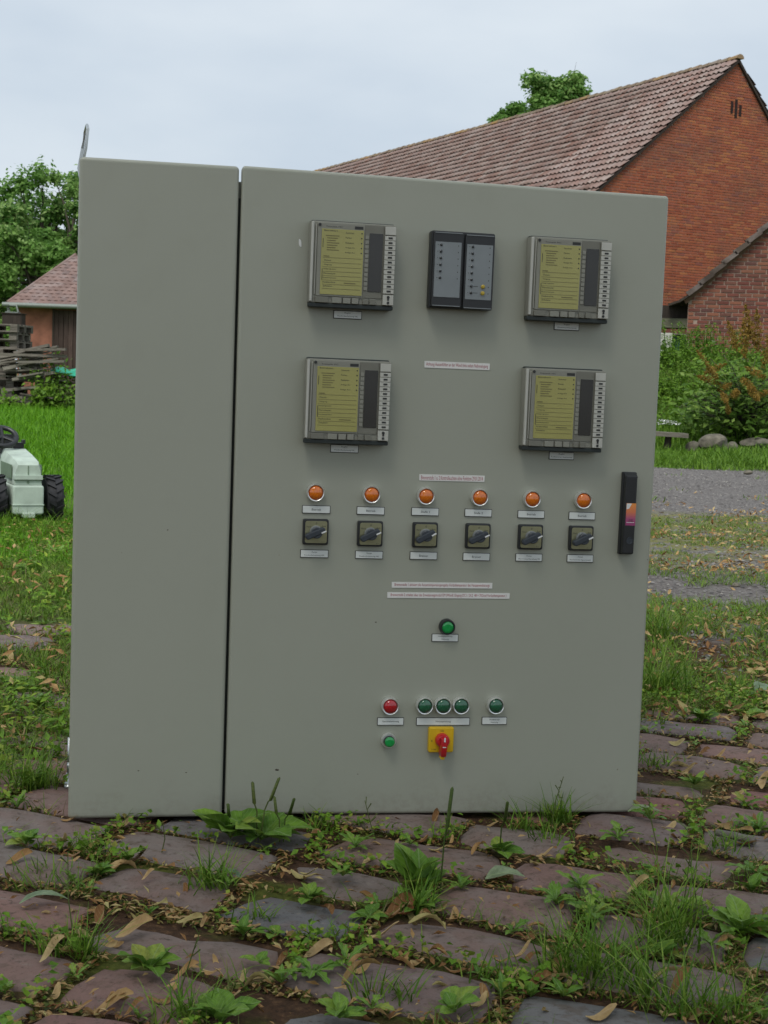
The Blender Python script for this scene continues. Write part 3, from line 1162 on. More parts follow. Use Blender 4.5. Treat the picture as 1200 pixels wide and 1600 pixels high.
# roof slab with flared eave and verge tiles
th = math.atan(ap)
sd, up_ = Vector((math.cos(th), 0, math.sin(th))), Vector((-math.sin(th), 0, math.cos(th)))
rf = PB()
LL = AW / math.cos(th)
pts = []
for s_, lift in ((-0.42, 0.13), (-0.2, 0.035), (0.0, 0.0), (LL, 0.0)):
    b0 = sd * s_ + up_ * lift
    pts.append(b0)
for i in range(3):
    a_, b_ = pts[i], pts[i + 1]
    v = [a_ + Vector((0, y, 0)) for y in (-0.16, 5.2)] + [b_ + Vector((0, y, 0)) for y in (-0.16, 5.2)]
    v2 = [x + up_ * 0.05 for x in v]
    rf.add(v + v2, [(0, 1, 3, 2), (4, 6, 7, 5), (0, 2, 6, 4), (1, 5, 7, 3), (0, 4, 5, 1), (2, 3, 7, 6)])
for v in [[Vector((2 * AW + 0.3, y, -0.25)) for y in (-0.16, 5.2)] + [Vector((AW, y, AW * ap)) for y in (-0.16, 5.2)]]:
    v2 = [x + Vector((0, 0, 0.07)) for x in v]
    rf.add(v + v2, [(0, 2, 3, 1), (4, 5, 7, 6), (0, 4, 6, 2), (0, 1, 5, 4), (1, 3, 7, 5)])
aroof = obj('roof', rf.mesh('roof', M['darkwood']), annex, (0, 0, az_ + 0.02))
vt = PB()
vt.add([(0, -0.02, -0.055), (0.36, -0.02, -0.085), (0.36, -0.02, 0.01), (0, -0.02, 0.055), (0, 0.3, -0.02), (0.36, 0.3, -0.03), (0.36, 0.3, 0.02), (0, 0.3, 0.065)],
       [(0, 1, 2, 3), (3, 2, 6, 7), (0, 3, 7, 4), (1, 5, 6, 2), (0, 4, 5, 1)])
vtm = vt.mesh('verge_tile', mk_tile('dull verge tile', [(0, (0.055, 0.04, 0.033)), (1, (0.1, 0.075, 0.06))]))
for i in range(14):
    w = sd * (0.02 + i * 0.32) + up_ * 0.055
    obj('verge_tile', vtm, annex, (w.x, -0.165, az_ + 0.02 + w.z), (0, -th, 0))
q = PB()
q.add([(-0.1, -0.02, -0.04), (AW, -0.02, -0.04 + (AW + .1) * ap), (AW, -0.02, -0.15 + (AW + .1) * ap), (-0.05, -0.02, -0.125), (-0.1, 0.0, -0.04), (AW, 0.0, -0.04 + (AW + .1) * ap), (AW, 0.0, -0.15 + (AW + .1) * ap), (-0.05, 0.0, -0.125)],
      [(3, 2, 1, 0), (4, 5, 6, 7), (0, 1, 5, 4), (2, 3, 7, 6), (0, 4, 7, 3)])
obj('barge_board', q.mesh('barge_board', mk_wood('brown barge board', (0.13, 0.075, 0.05), (0.24, 0.145, 0.1))), annex, (0, 0, az_))
# the lean-to between annex and barn: beam, sill strip and green door
b0 = at(1073, 499, AY + 0.25)
q = PB()
q.box(-2.6, -0.005, 0.15, 0.4, 0, 0.2)
obj('beam', q.mesh('beam', M['beamwood']), annex, (0, 0, b0.z - 0.19))
q = PB()
q.box(-2.6, -0.005, 0.12, 0.42, 0, 0.09)
obj('lintel_strip', q.mesh('lintel_strip', M['dullbrick']), annex, (0, 0, b0.z - 0.31))
q = PB()
q.box(-2.6, -0.005, 0.1, 0.44, 0.0, 0.02)
obj('ledge', q.mesh('ledge', M['greywood']), annex, (0, 0, b0.z - 0.335))
for i in range(9):
    q = PB()
    q.box(-2.6 + i * 0.288, -2.6 + i * 0.288 + 0.278, 0.25 + 0.004 * (i % 2), 0.3, 0.0, b0.z - 0.36)
    obj('door_board', q.mesh('door_board', M['greendoor']), annex)
q = PB()
q.box(-2.6, -0.002, 0.41, 0.6, 0.0, b0.z + 0.3)
obj('back_panel', q.mesh('back_panel', M['darkwood']), annex)
pb = at(1041, 532, AY - 1.2)
q = PB()
for j in range(6):
    q.box(-0.2, 0.12, -0.05 + 0.004 * (j % 2), 0.1, j * 0.055, j * 0.055 + 0.05)
q.box(-0.205, 0.125, -0.03, 0.12, -1.0, 0.0)
o = obj('slatted_crate', q.mesh('slatted_crate', M['ivory']), None, (pb.x, AY - 1.2, pb.z - 0.17))
tag(o, 'cream slatted box half hidden by weeds at the right edge of the cabinet', 'box')


# ================================================================== SHED (left)
SY = 45.0
sl0 = at(11, 474, SY)
srt = at(118, 457, SY)
shed = empty('shed', (sl0.x, SY, 0))
tag(shed, 'low shed with orange rendered wall, dark board door and brown tiled hipped roof', 'shed')
SW_ = 9.0
wl = at(28, 500, SY + 0.35).x - sl0.x
q = PB()
q.box(wl, SW_, 0.35, 5.5, 0, sl0.z - 0.03)
obj('wall', q.mesh('wall', M['render']), shed)
dx0 = at(84, 560, SY + 0.3).x - sl0.x
for i in range(12):
    q = PB()
    dd = 0.012 * (i % 2)
    q.box(dx0 + i * 0.15, dx0 + i * 0.15 + 0.138, 0.29 - dd, 0.345, 0.0, sl0.z - 0.14)
    obj('door_board', q.mesh('door_board', M['shedwood']), shed)
q = PB()
q.box(dx0 - 0.06, dx0 - 0.005, 0.27, 0.345, 0, sl0.z - 0.1)
obj('door_post', q.mesh('door_post', M['darkwood']), shed)
# roof: hip on the left; slope rises away from us
e1 = at(118, 399, SY + 3.4)
ph_ = (e1.z - sl0.z) / 3.4
slw = math.sqrt(3.4 ** 2 + (ph_ * 3.4) ** 2)
sroof = obj('roof', None)
bpy.data.objects.remove(sroof)
hipx = (at(118, 399, SY + 3.4).x - sl0.x)
q = PB()
HT = ph_ * 3.4
q.add([(0, 0, 0), (SW_, 0, 0), (SW_, 3.4, HT), (hipx, 3.4, HT), (0, 6.8, 0), (SW_, 6.8, 0)], [(0, 1, 2, 3), (3, 2, 5, 4), (0, 3, 4), (0, 4, 5, 1), (1, 5, 2)])
sroof = obj('roof', q.mesh('roof', M['darkwood']), shed, (0, 0, sl0.z))
tile = pantile(M['shedtile'], 0.21, 0.32, 0.016, 5, 0.03, 0.03)
pitch_ = math.atan(ph_)
rows_ = int(slw / 0.25)
cnt = 0
rest = PB()
r_ = random.Random(4)
for j in range(rows_):
    s_ = j * 0.25
    yy, zz = s_ * math.cos(pitch_), s_ * math.sin(pitch_)
    xl = hipx * (s_ / slw)
    i = 0
    x = xl + 0.12
    while x < SW_:
        w = Vector((sl0.x + x, SY + yy, sl0.z + zz))
        if shown(w):
            obj('roof_tile', tile, sroof, (x, yy, zz + r_.uniform(0, 0.008)), (pitch_, 0, r_.uniform(-0.02, 0.02)))
            cnt += 1
        elif x < 4:
            tf = Matrix.Translation((x, yy, zz)) @ Matrix.Rotation(pitch_, 4, 'X')
            rest.add([tf @ v.co for v in tile.vertices], [tuple(f.vertices) for f in tile.polygons], 0, r_.random() * .99 + .001)
        x += 0.21
tag(obj('roof_tiling', rest.mesh('roof_tiling', M['shedtile'], 50), sroof), kind='stuff')
q = PB()
nseg = 16
for i in range(nseg):
    pass
hp = PB()
hp.tube([(0, 0.02, 0.02), (hipx, 3.4, HT + 0.02)], 0.06, 8)
obj('hip_ridge', hp.mesh('hip_ridge', M['shedtile'], 60), sroof)
q = PB()
q.tube([(-0.12, -0.08, -0.04), (SW_, -0.08, -0.02)], 0.075, 8)
obj('gutter', q.mesh('gutter', M['zinc'], 60), shed, (0, 0, sl0.z))
q = PB()
dpx = wl + 0.06
q.tube([(0.02, -0.06, -0.08), (0.1, -0.02, -0.3), (dpx, 0.2, -0.5), (dpx + .06, 0.28, -0.65), (dpx + .06, 0.28, -sl0.z)], 0.05, 8)
obj('downpipe', q.mesh('downpipe', M['zinc'], 60), shed, (0, 0, sl0.z))

# ------------------------------------------------------------------ pallets and clutter in front of the shed
def pallet_parts():
    top = PB().box(-0.6, 0.6, -0.05, 0.05, 0, 0.022).mesh('deck_board', M['palletwood'])
    cross = PB().box(-0.07, 0.07, -0.4, 0.4, 0, 0.022).mesh('stringer_board', M['palletwood'])
    blk = PB().box(-0.07, 0.07, -0.05, 0.05, 0, 0.078).mesh('block', M['palletwood'])
    return top, cross, blk


def make_pallet():
    t = empty('pallet')
    top, cross, blk = pallet_parts()
    for y in (-0.35, -0.175, 0, 0.175, 0.35):
        obj('deck_board', top, t, (0, y, 0.122))
    for x in (-0.53, 0, 0.53):
        obj('stringer_board', cross, t, (x, 0, 0.1))
        for y in (-0.35, 0, 0.35):
            obj('block', blk, t, (x, y, 0.022))
    for y in (-0.35, 0, 0.35):
        obj('deck_board', top, t, (0, y, 0.0))
    return t


PY = 27.0
gz = -0.02
pal = make_pallet()
pdefs = []
xr = at(58, 560, PY).x
for k_ in range(11):
    jx = random.uniform(-0.12, 0.05)
    pdefs.append((xr - 0.6 + jx - (0.12 if k_ > 7 else 0) + (0.25 if k_ < 4 else 0), PY + random.uniform(-0.1, 0.1), gz + k_ * 0.146, random.uniform(-0.12, 0.12)))
for k_ in range(4):
    pdefs.append((xr + 0.78 + random.uniform(-0.05, 0.08), PY + 0.5 + random.uniform(-0.1, 0.1), gz + k_ * 0.146, random.uniform(-0.15, 0.15)))
names = ['lowest', 'second lowest', 'third from the ground', 'fourth from the ground', 'fifth from the ground', 'sixth from the ground', 'seventh from the ground', 'eighth from the ground', 'third from the top', 'second from the top', 'topmost']
for i, (x, y, z, a_) in enumerate(pdefs):
    o = pal if i == 0 else copy_tree(pal)
    o.location = (x, y, z)
    o.rotation_euler = (0, 0, a_)
    if i < 11:
        tag(o, 'weathered wooden pallet, %s of the tall stack at the left edge' % names[i], 'pallet', 'stacked pallets by the shed')
    else:
        tag(o, 'weathered wooden pallet, %s of the low stack half behind the bush' % ['lowest', 'second', 'third', 'topmost'][i - 11], 'pallet', 'stacked pallets by the shed')
topz = gz + 11 * 0.146
# machine part standing on the top pallet
mo = empty('metal_box', (at(20, 500, PY).x, PY, topz))
tag(mo, 'dark metal box with a grey bracket on top of the tall pallet stack', 'box')
q = PB()
q.box(-0.16, 0.2, -0.15, 0.15, 0, 0.2)
q.box(-0.18, 0.22, -0.17, 0.17, 0.2, 0.215)
obj('body', q.mesh('body', M['darkwood']), mo)
q = PB()
q.box(-0.12, 0.12, -0.1, 0.1, 0.216, 0.24)
q.tube([(-0.1, 0, 0.24), (-0.06, 0, 0.36), (0.06, 0, 0.36), (0.1, 0, 0.24)], 0.02, 6)
obj('bracket', q.mesh('bracket', M['zinc'], 50), mo)
# long laths lying on the heap
for i, (xa, ya, xb, yb, nm) in enumerate(((-6, 565, 80, 549, 'upper'), (-6, 569, 82, 553, 'lower'), (4, 574, 92, 560, 'lowest'))):
    a0, b0_ = at(xa, ya, PY - 0.6 - 0.12 * i), at(xb, yb, PY - 0.75 - 0.12 * i)
    q = PB()
    d = b0_ - a0
    sv = Vector((0, 1, 0))
    nv_ = d.normalized().cross(sv).normalized()
    def bx(w0, w1, h0, h1):
        return [pt + sv * w + nv_ * h for pt in (a0, b0_) for w, h in ((w0, h0), (w1, h0), (w1, h1), (w0, h1))]
    q.add([v - a0 for v in bx(-0.04, 0.04, -0.014, 0.014)], [(3, 2, 1, 0), (4, 5, 6, 7), (0, 1, 5, 4), (1, 2, 6, 5), (2, 3, 7, 6), (3, 0, 4, 7)])
    o = obj('wooden_lath', q.mesh('wooden_lath', M['greywood']), None, a0)
    tag(o, 'long grey lath lying slanted on the pallets, %s of three' % nm, 'lath', 'laths on the pallets')
gp_ = random.Random(17)
pk = []
for _ in range(26):
    xa, xb = gp_.uniform(-10, 40), gp_.uniform(55, 108)
    ya = gp_.uniform(545, 632)
    pk.append((xa, ya, xb, ya + gp_.uniform(-14, 9), gp_.uniform(0.4, 1.1)))
pk.sort(key=lambda t: t[1])
ordn = ['first', 'second', 'third', 'fourth', 'fifth', 'sixth', 'seventh', 'eighth', 'ninth', 'tenth', 'eleventh', 'twelfth', 'thirteenth', 'fourteenth', 'fifteenth', 'sixteenth']
for i, (xa, ya, xb, yb, dy) in enumerate(pk):
    a0, b0_ = at(xa, ya, PY - dy), at(xb, yb, PY - dy - gp_.uniform(-0.2, 0.25))
    d = b0_ - a0
    sv = Vector((0, 1, 0))
    nv_ = d.normalized().cross(sv).normalized()
    hw_, ht_ = gp_.uniform(0.04, 0.08), gp_.uniform(0.011, 0.03)
    q = PB()
    q.add([pt + sv * w + nv_ * h - a0 for pt in (a0, b0_) for w, h in ((-hw_, -ht_), (hw_, -ht_), (hw_, ht_), (-hw_, ht_))], [(3, 2, 1, 0), (4, 5, 6, 7), (0, 1, 5, 4), (1, 2, 6, 5), (2, 3, 7, 6), (3, 0, 4, 7)])
    o = obj('loose_plank', q.mesh('loose_plank', M['greywood'] if i % 3 else M['palletwood']), None, a0)
    tag(o, 'loose weathered plank in the heap before the pallets, %s' % (ordn[i] + ' from the top' if i < 13 else ordn[25 - i] + ' from the bottom'), 'plank', 'loose planks in the pallet heap')
# green plastic sheet
g0 = at(100, 577, PY - 0.3)
q = PB()
nx_, ny_ = 10, 6
vs = []
for j in range(ny_ + 1):
    for i in range(nx_ + 1):
        u, v = i / nx_, j / ny_
        vs.append((-0.2 + 0.62 * u, -0.35 + 0.7 * v, 0.05 * math.sin(6 * u + 3 * v) + 0.05 * math.sin(9 * v - 4 * u) - 0.12 * max(0, 0.4 - v) - 0.25 * abs(u - .5) ** 2))
q.add(vs, [(j * (nx_ + 1) + i, j * (nx_ + 1) + i + 1, (j + 1) * (nx_ + 1) + i + 1, (j + 1) * (nx_ + 1) + i) for j in range(ny_) for i in range(nx_)])
q.add([(x, y, z - 0.02) for x, y, z in vs], [(j * (nx_ + 1) + i, (j + 1) * (nx_ + 1) + i, (j + 1) * (nx_ + 1) + i + 1, j * (nx_ + 1) + i + 1) for j in range(ny_) for i in range(nx_)])
o = obj('plastic_sheet', q.mesh('plastic_sheet', M['greenplastic'], 60), None, g0)
tag(o, 'bright green crumpled plastic sheet on the low pallet stack', 'plastic sheet')


# ================================================================== TREES
def tree(loc, height, crown_c, crown_r, nclump, nleaf, leaf, label, seed, mat, trunk_r=0.25, group=None, spread=0.55):
    """Trunk with limbs to every leaf clump; the crown is leaves scattered through the clumps."""
    t = empty('broadleaf_tree', loc)
    tag(t, label, 'tree', group)
    g = np.random.default_rng(seed)
    cc, cr = np.array(crown_c), np.array(crown_r)
    cl = []
    while len(cl) < nclump:
        q_ = g.normal(size=3)
        q_ = q_ / np.linalg.norm(q_) * g.uniform(0.25, 1.0) ** 0.6
        cl.append(cc + cr * q_)
    cl = np.array(cl)
    tr = PB()
    top = Vector((cc[0] * 0.6, cc[1] * 0.6, cc[2] + cr[2] * 0.3))
    mid = Vector((cc[0] * 0.2 + g.uniform(-.2, .2), g.uniform(-.2, .2), top.z * 0.5))
    tr.tube([(0, 0, -0.2), (0.02, 0.03, height * 0.12), mid, top], [trunk_r * 1.4, trunk_r, trunk_r * 0.75, trunk_r * 0.25], 9)
    for c in cl:
        s0 = g.uniform(0.25, 0.95)
        st = Vector((0, 0, 0)).lerp(mid, s0 * 2) if s0 < 0.5 else mid.lerp(top, s0 * 2 - 1)
        e = Vector(c)
        m_ = st.lerp(e, 0.5) + Vector((0, 0, 0.12 * (e - st).length))
        tr.tube([st, m_, e], [trunk_r * 0.32, trunk_r * 0.18, trunk_r * 0.05], 5)
        for _ in range(2):
            e2 = e + Vector(g.normal(size=3) * cr * 0.16)
            tr.tube([m_.lerp(e, 0.5), e2], [trunk_r * 0.1, trunk_r * 0.02], 4)
    obj('trunk', tr.mesh('trunk', M['bark'], 60), t)
    per = nleaf // nclump
    P_, N_, C_ = [], [], []
    for c in cl:
        rad = cr.mean() * g.uniform(0.2, 0.42) * spread / 0.55
        k_ = int(per * g.uniform(0.6, 1.4))
        d = g.normal(size=(k_, 3))
        d /= np.linalg.norm(d, axis=1, keepdims=True)
        rr = rad * g.uniform(0.1, 1.0, k_) ** 0.45
        # droop tufts: sub-clumps
        sub = g.normal(size=(9, 3))
        sub /= np.linalg.norm(sub, axis=1, keepdims=True)
        pick = sub[g.integers(0, 9, k_)]
        pos = c + (d * 0.55 + pick * 0.6) * rr[:, None] * np.array([1, 1, 0.8])
        P_.append(pos)
        nr_ = d * 0.5 + g.normal(size=(k_, 3)) * 0.5 + np.array([0, 0, 0.7])
        N_.append(nr_)
        C_.append(np.clip(g.uniform(0, 1) * 0.55 + g.uniform(0, 0.45, k_), 0, 1))
    P_, N_, C_ = np.concatenate(P_), np.concatenate(N_), np.concatenate(C_)
    me = cards(P_, leaf * g.uniform(0.6, 1.3, len(P_)), N_, 'crown', mat, C_, 0.7)
    tag(obj('crown', me, t), kind='stuff')
    return t


def tx(px, Y):
    return at(px, 560, Y).x


tree((tx(62, 66), 66, 0), 10.3, (0, 0, 7.0), (2.4, 2.2, 3.2), 26, 11000, 0.22, 'tall loose crowned tree rising above the shed at the left', 21, M['crown'], 0.3)
tree((tx(8, 62), 62, 0), 8, (0, 0, 4.8), (2.2, 2.2, 3.2), 26, 13000, 0.22, 'dense green tree at the left edge behind the pallets', 22, M['crown'], 0.28)
tree((tx(112, 64), 64, 0), 10, (0, 0, 7.2), (1.3, 1.5, 2.9), 18, 7000, 0.2, 'slender tree whose crown is cut by the left edge of the cabinet', 23, M['crown'], 0.2)
tree((tx(60, 58), 58, 0), 7, (0, 0, 4.0), (2.6, 2.0, 2.6), 26, 14000, 0.2, 'bushy tree filling the gap directly above the shed roof', 24, M['crown'], 0.25)
tree((tx(-30, 60), 60, 0), 8, (0, 0, 4.4), (2.6, 2.2, 3.4), 18, 8000, 0.24, 'tree just outside the left edge of the view', 25, M['crown'], 0.25)
tree((at(868, 300, 74).x, 74, 0), 18, (0, 0, 14.2), (1.85, 1.7, 2.75), 70, 36000, 0.21, 'round crowned tree rising behind the barn roof', 26, M['crown'], 0.3)
tree((at(795, 300, 76).x, 76, 0), 16, (0, 0, 13.7), (1.2, 1.1, 1.9), 28, 15000, 0.22, 'smaller tree crown left of the round one behind the barn roof', 27, M['crown'], 0.2)


tree((-2.4, -5.6, 0), 9, (0.9, 1.9, 6.6), (5.0, 3.3, 2.4), 36, 4200, 0.27, 'broad unseen linden put behind the viewer, its crown shading the paving', 28, M['crown'], 0.32, spread=0.5)  # unseen linden, put in to explain and cast the shade on the foreground


# ================================================================== GRASS, WEEDS AND GRAVEL (uncounted ground cover)
def wedge(n, y0, y1, xlo, xhi, power=1.0):
    """Random points between distances y0..y1, x between functions of y."""
    u = rng.uniform(0, 1, n) ** power
    y = y0 + (y1 - y0) * u
    a_, b_ = xlo(y), xhi(y)
    x = a_ + (b_ - a_) * rng.uniform(0, 1, n)
    return x, y


def put_blades(name, x, y, length, width, lean, mat, seg=3, rnd=None, z=None):
    b = np.c_[x, y, ground_h(x, y) if z is None else z]
    tag(obj(name, blades(b, length, width, lean, name, mat, seg, rnd=rnd)), kind='stuff')


# lawn on the left
x, y = wedge(90000, 5.6, 29, lambda y: -0.36 * y - 0.6, lambda y: -0.1 * y + 0.4, 1.25)
keep = rng.uniform(0, 1, len(x)) < 0.35 + 0.65 * (vnoise(x, y, 0.6, 8) > 0.35)
x, y = x[keep], y[keep]
f_ = np.clip((y - 5) / 15, 0, 1)
put_blades('lawn_grass', x, y, (0.05 + 0.10 * f_) * rng.uniform(0.6, 1.5, len(x)), 0.004 + 0.010 * f_, rng.uniform(0.1, 0.7, len(x)), M['lawn'])
FLAT = [(74, 984, 0.2), (28, 1006, 0.19), (96, 1172, 0.13), (60, 1200, 0.12)]


def off_stones(x, y):
    ok = np.ones(len(x), bool)
    for px, py, w in FLAT:
        v = gp(px, py)
        ok &= ((x - v.x) / (w * 0.4)) ** 2 + ((y - v.y) / (w * 0.34)) ** 2 > rng.uniform(0.5, 1.3, len(x))
    return ok


# rough weedy turf left of the cabinet
x, y = wedge(56000, 2.5, 8.0, lambda y: -0.34 * y - 0.4, lambda y: -0.12 * y + 0.25, 1.1)
dens = vnoise(x, y, 0.22, 12)
keep = (~in_cab(x, y, 0.03)) & off_stones(x, y) & ((dens > 0.42) | (y > 4.6)) & ~((y < 3.6) & in_stone(x, y, 0.85) & (dens < 0.62))
x, y = x[keep], y[keep]
put_blades('rough_grass', x, y, rng.uniform(0.02, 0.075, len(x)) * (0.6 + 0.7 * vnoise(x, y, 0.35, 14)), rng.uniform(0.002, 0.0045, len(x)), rng.uniform(0.15, 1.0, len(x)), M['grass'])
x, y = wedge(22000, 2.6, 7.5, lambda y: -0.34 * y - 0.4, lambda y: -0.12 * y + 0.25)
dens = vnoise(x, y, 0.16, 13)
keep = (~in_cab(x, y, 0.03)) & off_stones(x, y) & (dens > 0.5) & ~((y < 3.6) & in_stone(x, y, 0.9) & (dens < 0.66))
x, y = x[keep], y[keep]
z = ground_h(x, y) + rng.uniform(0.004, 0.05, len(x))
nr = rng.normal(size=(len(x), 3)) * 0.45 + np.array([0, -0.15, 1])
tag(obj('low_weeds', cards(np.c_[x, y, z], rng.uniform(0.012, 0.036, len(x)), nr, 'low_weeds', M['herb'], aspect=0.36)), kind='stuff')

x, y = wedge(4200, 2.5, 9, lambda y: -0.34 * y - 0.4, lambda y: -0.12 * y + 0.25)
kk = (~in_cab(x, y, 0.03)) & (vnoise(x, y, 0.3, 15) + rng.uniform(-0.2, 0.2, len(x)) > 0.45)
x, y = x[kk], y[kk]
zz = ground_h(x, y) + rng.uniform(0.006, 0.045, len(x))
tag(obj('weed_litter', cards(np.c_[x, y, zz], rng.uniform(0.015, 0.05, len(x)), rng.normal(size=(len(x), 3)) * 0.45 + np.array([0, -0.1, 1]), 'weed_litter', M['dry'], aspect=0.32)), kind='stuff')

# right of the cabinet: patchy turf on the yard
def right_patch(x, y):
    wob = (vnoise(x, y, 0.8, 33) - 0.5) * 1.5 + (vnoise(x, y, 0.25, 34) - 0.5) * 0.5
    n1 = vnoise(x, y, 0.35, 31)
    n2 = vnoise(x, y, 0.09, 32)
    d = n1 * 0.5 + n2 * 0.5
    yw = y + wob * np.clip((y - 2.5) / 3, 0.15, 1)
    th_ = np.where(yw < 3.35, 0.85, np.where(yw < 4.8, 0.34, np.where(yw < 6.3, 0.64, np.where(yw < 9.0, 0.47, np.where(yw < 15.0, 0.72, 0.0)))))
    return d > th_


x, y = wedge(70000, 3.2, 9.6, lambda y: 0.12 * y + 0.1, lambda y: 0.36 * y + 0.4, 1.1)
keep = right_patch(x, y) & ~in_cab(x, y, 0.03)
x, y = x[keep], y[keep]
rv = np.clip(rng.uniform(0, 1, len(x)) * 0.75 + 0.28 * (y > 5.5) + 0.25 * (vnoise(x, y, 0.3, 36) - 0.5), 0, 0.98)
put_blades('yard_grass', x, y, rng.uniform(0.012, 0.06, len(x)) * (0.55 + 0.8 * vnoise(x, y, 0.4, 37)) * np.where(y > 5.6, 0.55, 1.15), rng.uniform(0.0018, 0.0045, len(x)), rng.uniform(0.2, 1.2, len(x)), M['grass'], rnd=rv)
x, y = wedge(26000, 14.6, 21, lambda y: 0.1 * y, lambda y: 0.34 * y + 0.5)
put_blades('verge_grass', x, y, rng.uniform(0.06, 0.2, len(x)) * (0.4 + vnoise(x, y, 0.5, 38)) * np.clip((y - 14.2), 0.3, 1), rng.uniform(0.008, 0.016, len(x)), rng.uniform(0.1, 0.7, len(x)), M['bank'])
x, y = wedge(2500, 10, 14.6, lambda y: 0.12 * y, lambda y: 0.34 * y)
keep = vnoise(x, y, 0.4, 35) > 0.72
put_blades('road_weeds', x[keep], y[keep], rng.uniform(0.03, 0.07, keep.sum()), np.full(keep.sum(), 0.008), rng.uniform(0.3, 1.0, keep.sum()), M['grass'])

# loose stones on the gravel
oct_v = np.array([(1, 0, 0), (0, 1, 0), (-1, 0, 0), (0, -1, 0), (0, 0, 1), (0, 0, -1)], float)
oct_f = np.array([(0, 1, 4), (1, 2, 4), (2, 3, 4), (3, 0, 4)])
x, y = wedge(15000, 3.5, 15, lambda y: 0.1 * y, lambda y: 0.34 * y + 0.4, 1.2)
keep = (~right_patch(x, y) | (rng.uniform(0, 1, len(x)) < 0.2)) & ~((y < 3.6) & in_stone(x, y, 1.0))
x, y = x[keep], y[keep]
s_ = 0.003 + 0.008 * rng.uniform(0, 1, len(x)) ** 3 + 0.0004 * y
sc = s_[:, None] * rng.uniform(0.6, 1.3, (len(x), 3)) * np.array([1, 1, 0.6])
ang = rng.uniform(0, 6.28, len(x))
vv_ = oct_v[None] * sc[:, None, :] + rng.uniform(-0.18, 0.18, (len(x), 6, 3)) * s_[:, None, None]
vr = np.stack([vv_[..., 0] * np.cos(ang)[:, None] - vv_[..., 1] * np.sin(ang)[:, None], vv_[..., 0] * np.sin(ang)[:, None] + vv_[..., 1] * np.cos(ang)[:, None], vv_[..., 2]], -1)
vr += np.c_[x, y, ground_h(x, y) + s_ * 0.2][:, None, :]
F = (np.arange(len(x))[:, None, None] * 6 + oct_f[None]).reshape(-1, 3)
tag(obj('gravel', npmesh('gravel', vr.reshape(-1, 3), F, np.repeat(rng.uniform(0, 0.99, len(x)), 6), M['pebble'])), kind='stuff')

x, y = wedge(9000, 3.3, 11, lambda y: 0.1 * y, lambda y: 0.34 * y + 0.4, 1.1)
kk = vnoise(x, y, 0.5, 61) + rng.uniform(-0.25, 0.25, len(x)) > np.where(y < 9.2, 0.42, 0.7)
x, y = x[kk], y[kk]
zz = ground_h(x, y) + rng.uniform(0.004, 0.03, len(x))
tag(obj('yard_litter', cards(np.c_[x, y, zz], rng.uniform(0.012, 0.045, len(x)), rng.normal(size=(len(x), 3)) * 0.45 + np.array([0, -0.1, 1]), 'yard_litter', M['dry'], aspect=0.35)), kind='stuff')

# joints of the paving: moss crumbs, tiny weeds, thin grass
x, y = wedge(120000, 1.4, 3.7, lambda y: -0.33 * y - 0.2, lambda y: 0.33 * y + 0.25)
js = in_stone(x, y, 0.95)
dens = vnoise(x, y, 0.13, 41)
kp = (~js) & (~in_cab(x, y, 0.01))
kp1 = kp & (dens > 0.2)
xx, yy = x[kp1], y[kp1]
zz = ground_h(xx, yy) + rng.uniform(0.0, 0.007, len(xx))
nr = rng.normal(size=(len(xx), 3)) * 0.5 + np.array([0, 0, 1])
tag(obj('joint_moss', cards(np.c_[xx, yy, zz], rng.uniform(0.004, 0.011, len(xx)), nr, 'joint_moss', M['mossleaf'], aspect=0.7)), kind='stuff')
kp2 = kp & (dens + 0.05 * np.clip(x + 0.2, -1, 0.6) > 0.55) & (rng.uniform(0, 1, len(x)) < 0.55)
xx, yy = x[kp2], y[kp2]
zz = ground_h(xx, yy) + rng.uniform(0.006, 0.03, len(xx))
nr = rng.normal(size=(len(xx), 3)) * 0.45 + np.array([0, -0.1, 1])
tag(obj('joint_weeds', cards(np.c_[xx, yy, zz], rng.uniform(0.006, 0.017, len(xx)), nr, 'joint_weeds', M['herb'], aspect=0.65)), kind='stuff')
kp3 = kp & (vnoise(x, y, 0.17, 43) > 0.5) & (rng.uniform(0, 1, len(x)) < 0.4)
xx, yy = x[kp3], y[kp3]
put_blades('joint_grass', xx, yy, rng.uniform(0.012, 0.05, len(xx)), rng.uniform(0.0012, 0.0026, len(xx)), rng.uniform(0.2, 1.0, len(xx)), M['grass'])
# crumbs of dead plant matter in the joints
kp4 = (~in_cab(x, y, 0.01)) & (rng.uniform(0, 1, len(x)) < np.where(js, 0.016, 0.42))
xx, yy = x[kp4], y[kp4]
zz = np.where(in_stone(xx, yy, 0.92), 0.004, ground_h(xx, yy)) + rng.uniform(0.002, 0.01, len(xx))
tag(obj('leaf_litter', cards(np.c_[xx, yy, zz], rng.uniform(0.006, 0.02, len(xx)), rng.normal(size=(len(xx), 3)) * 0.3 + np.array([0, 0, 1]), 'leaf_litter', M['dry'], aspect=0.35)), kind='stuff')

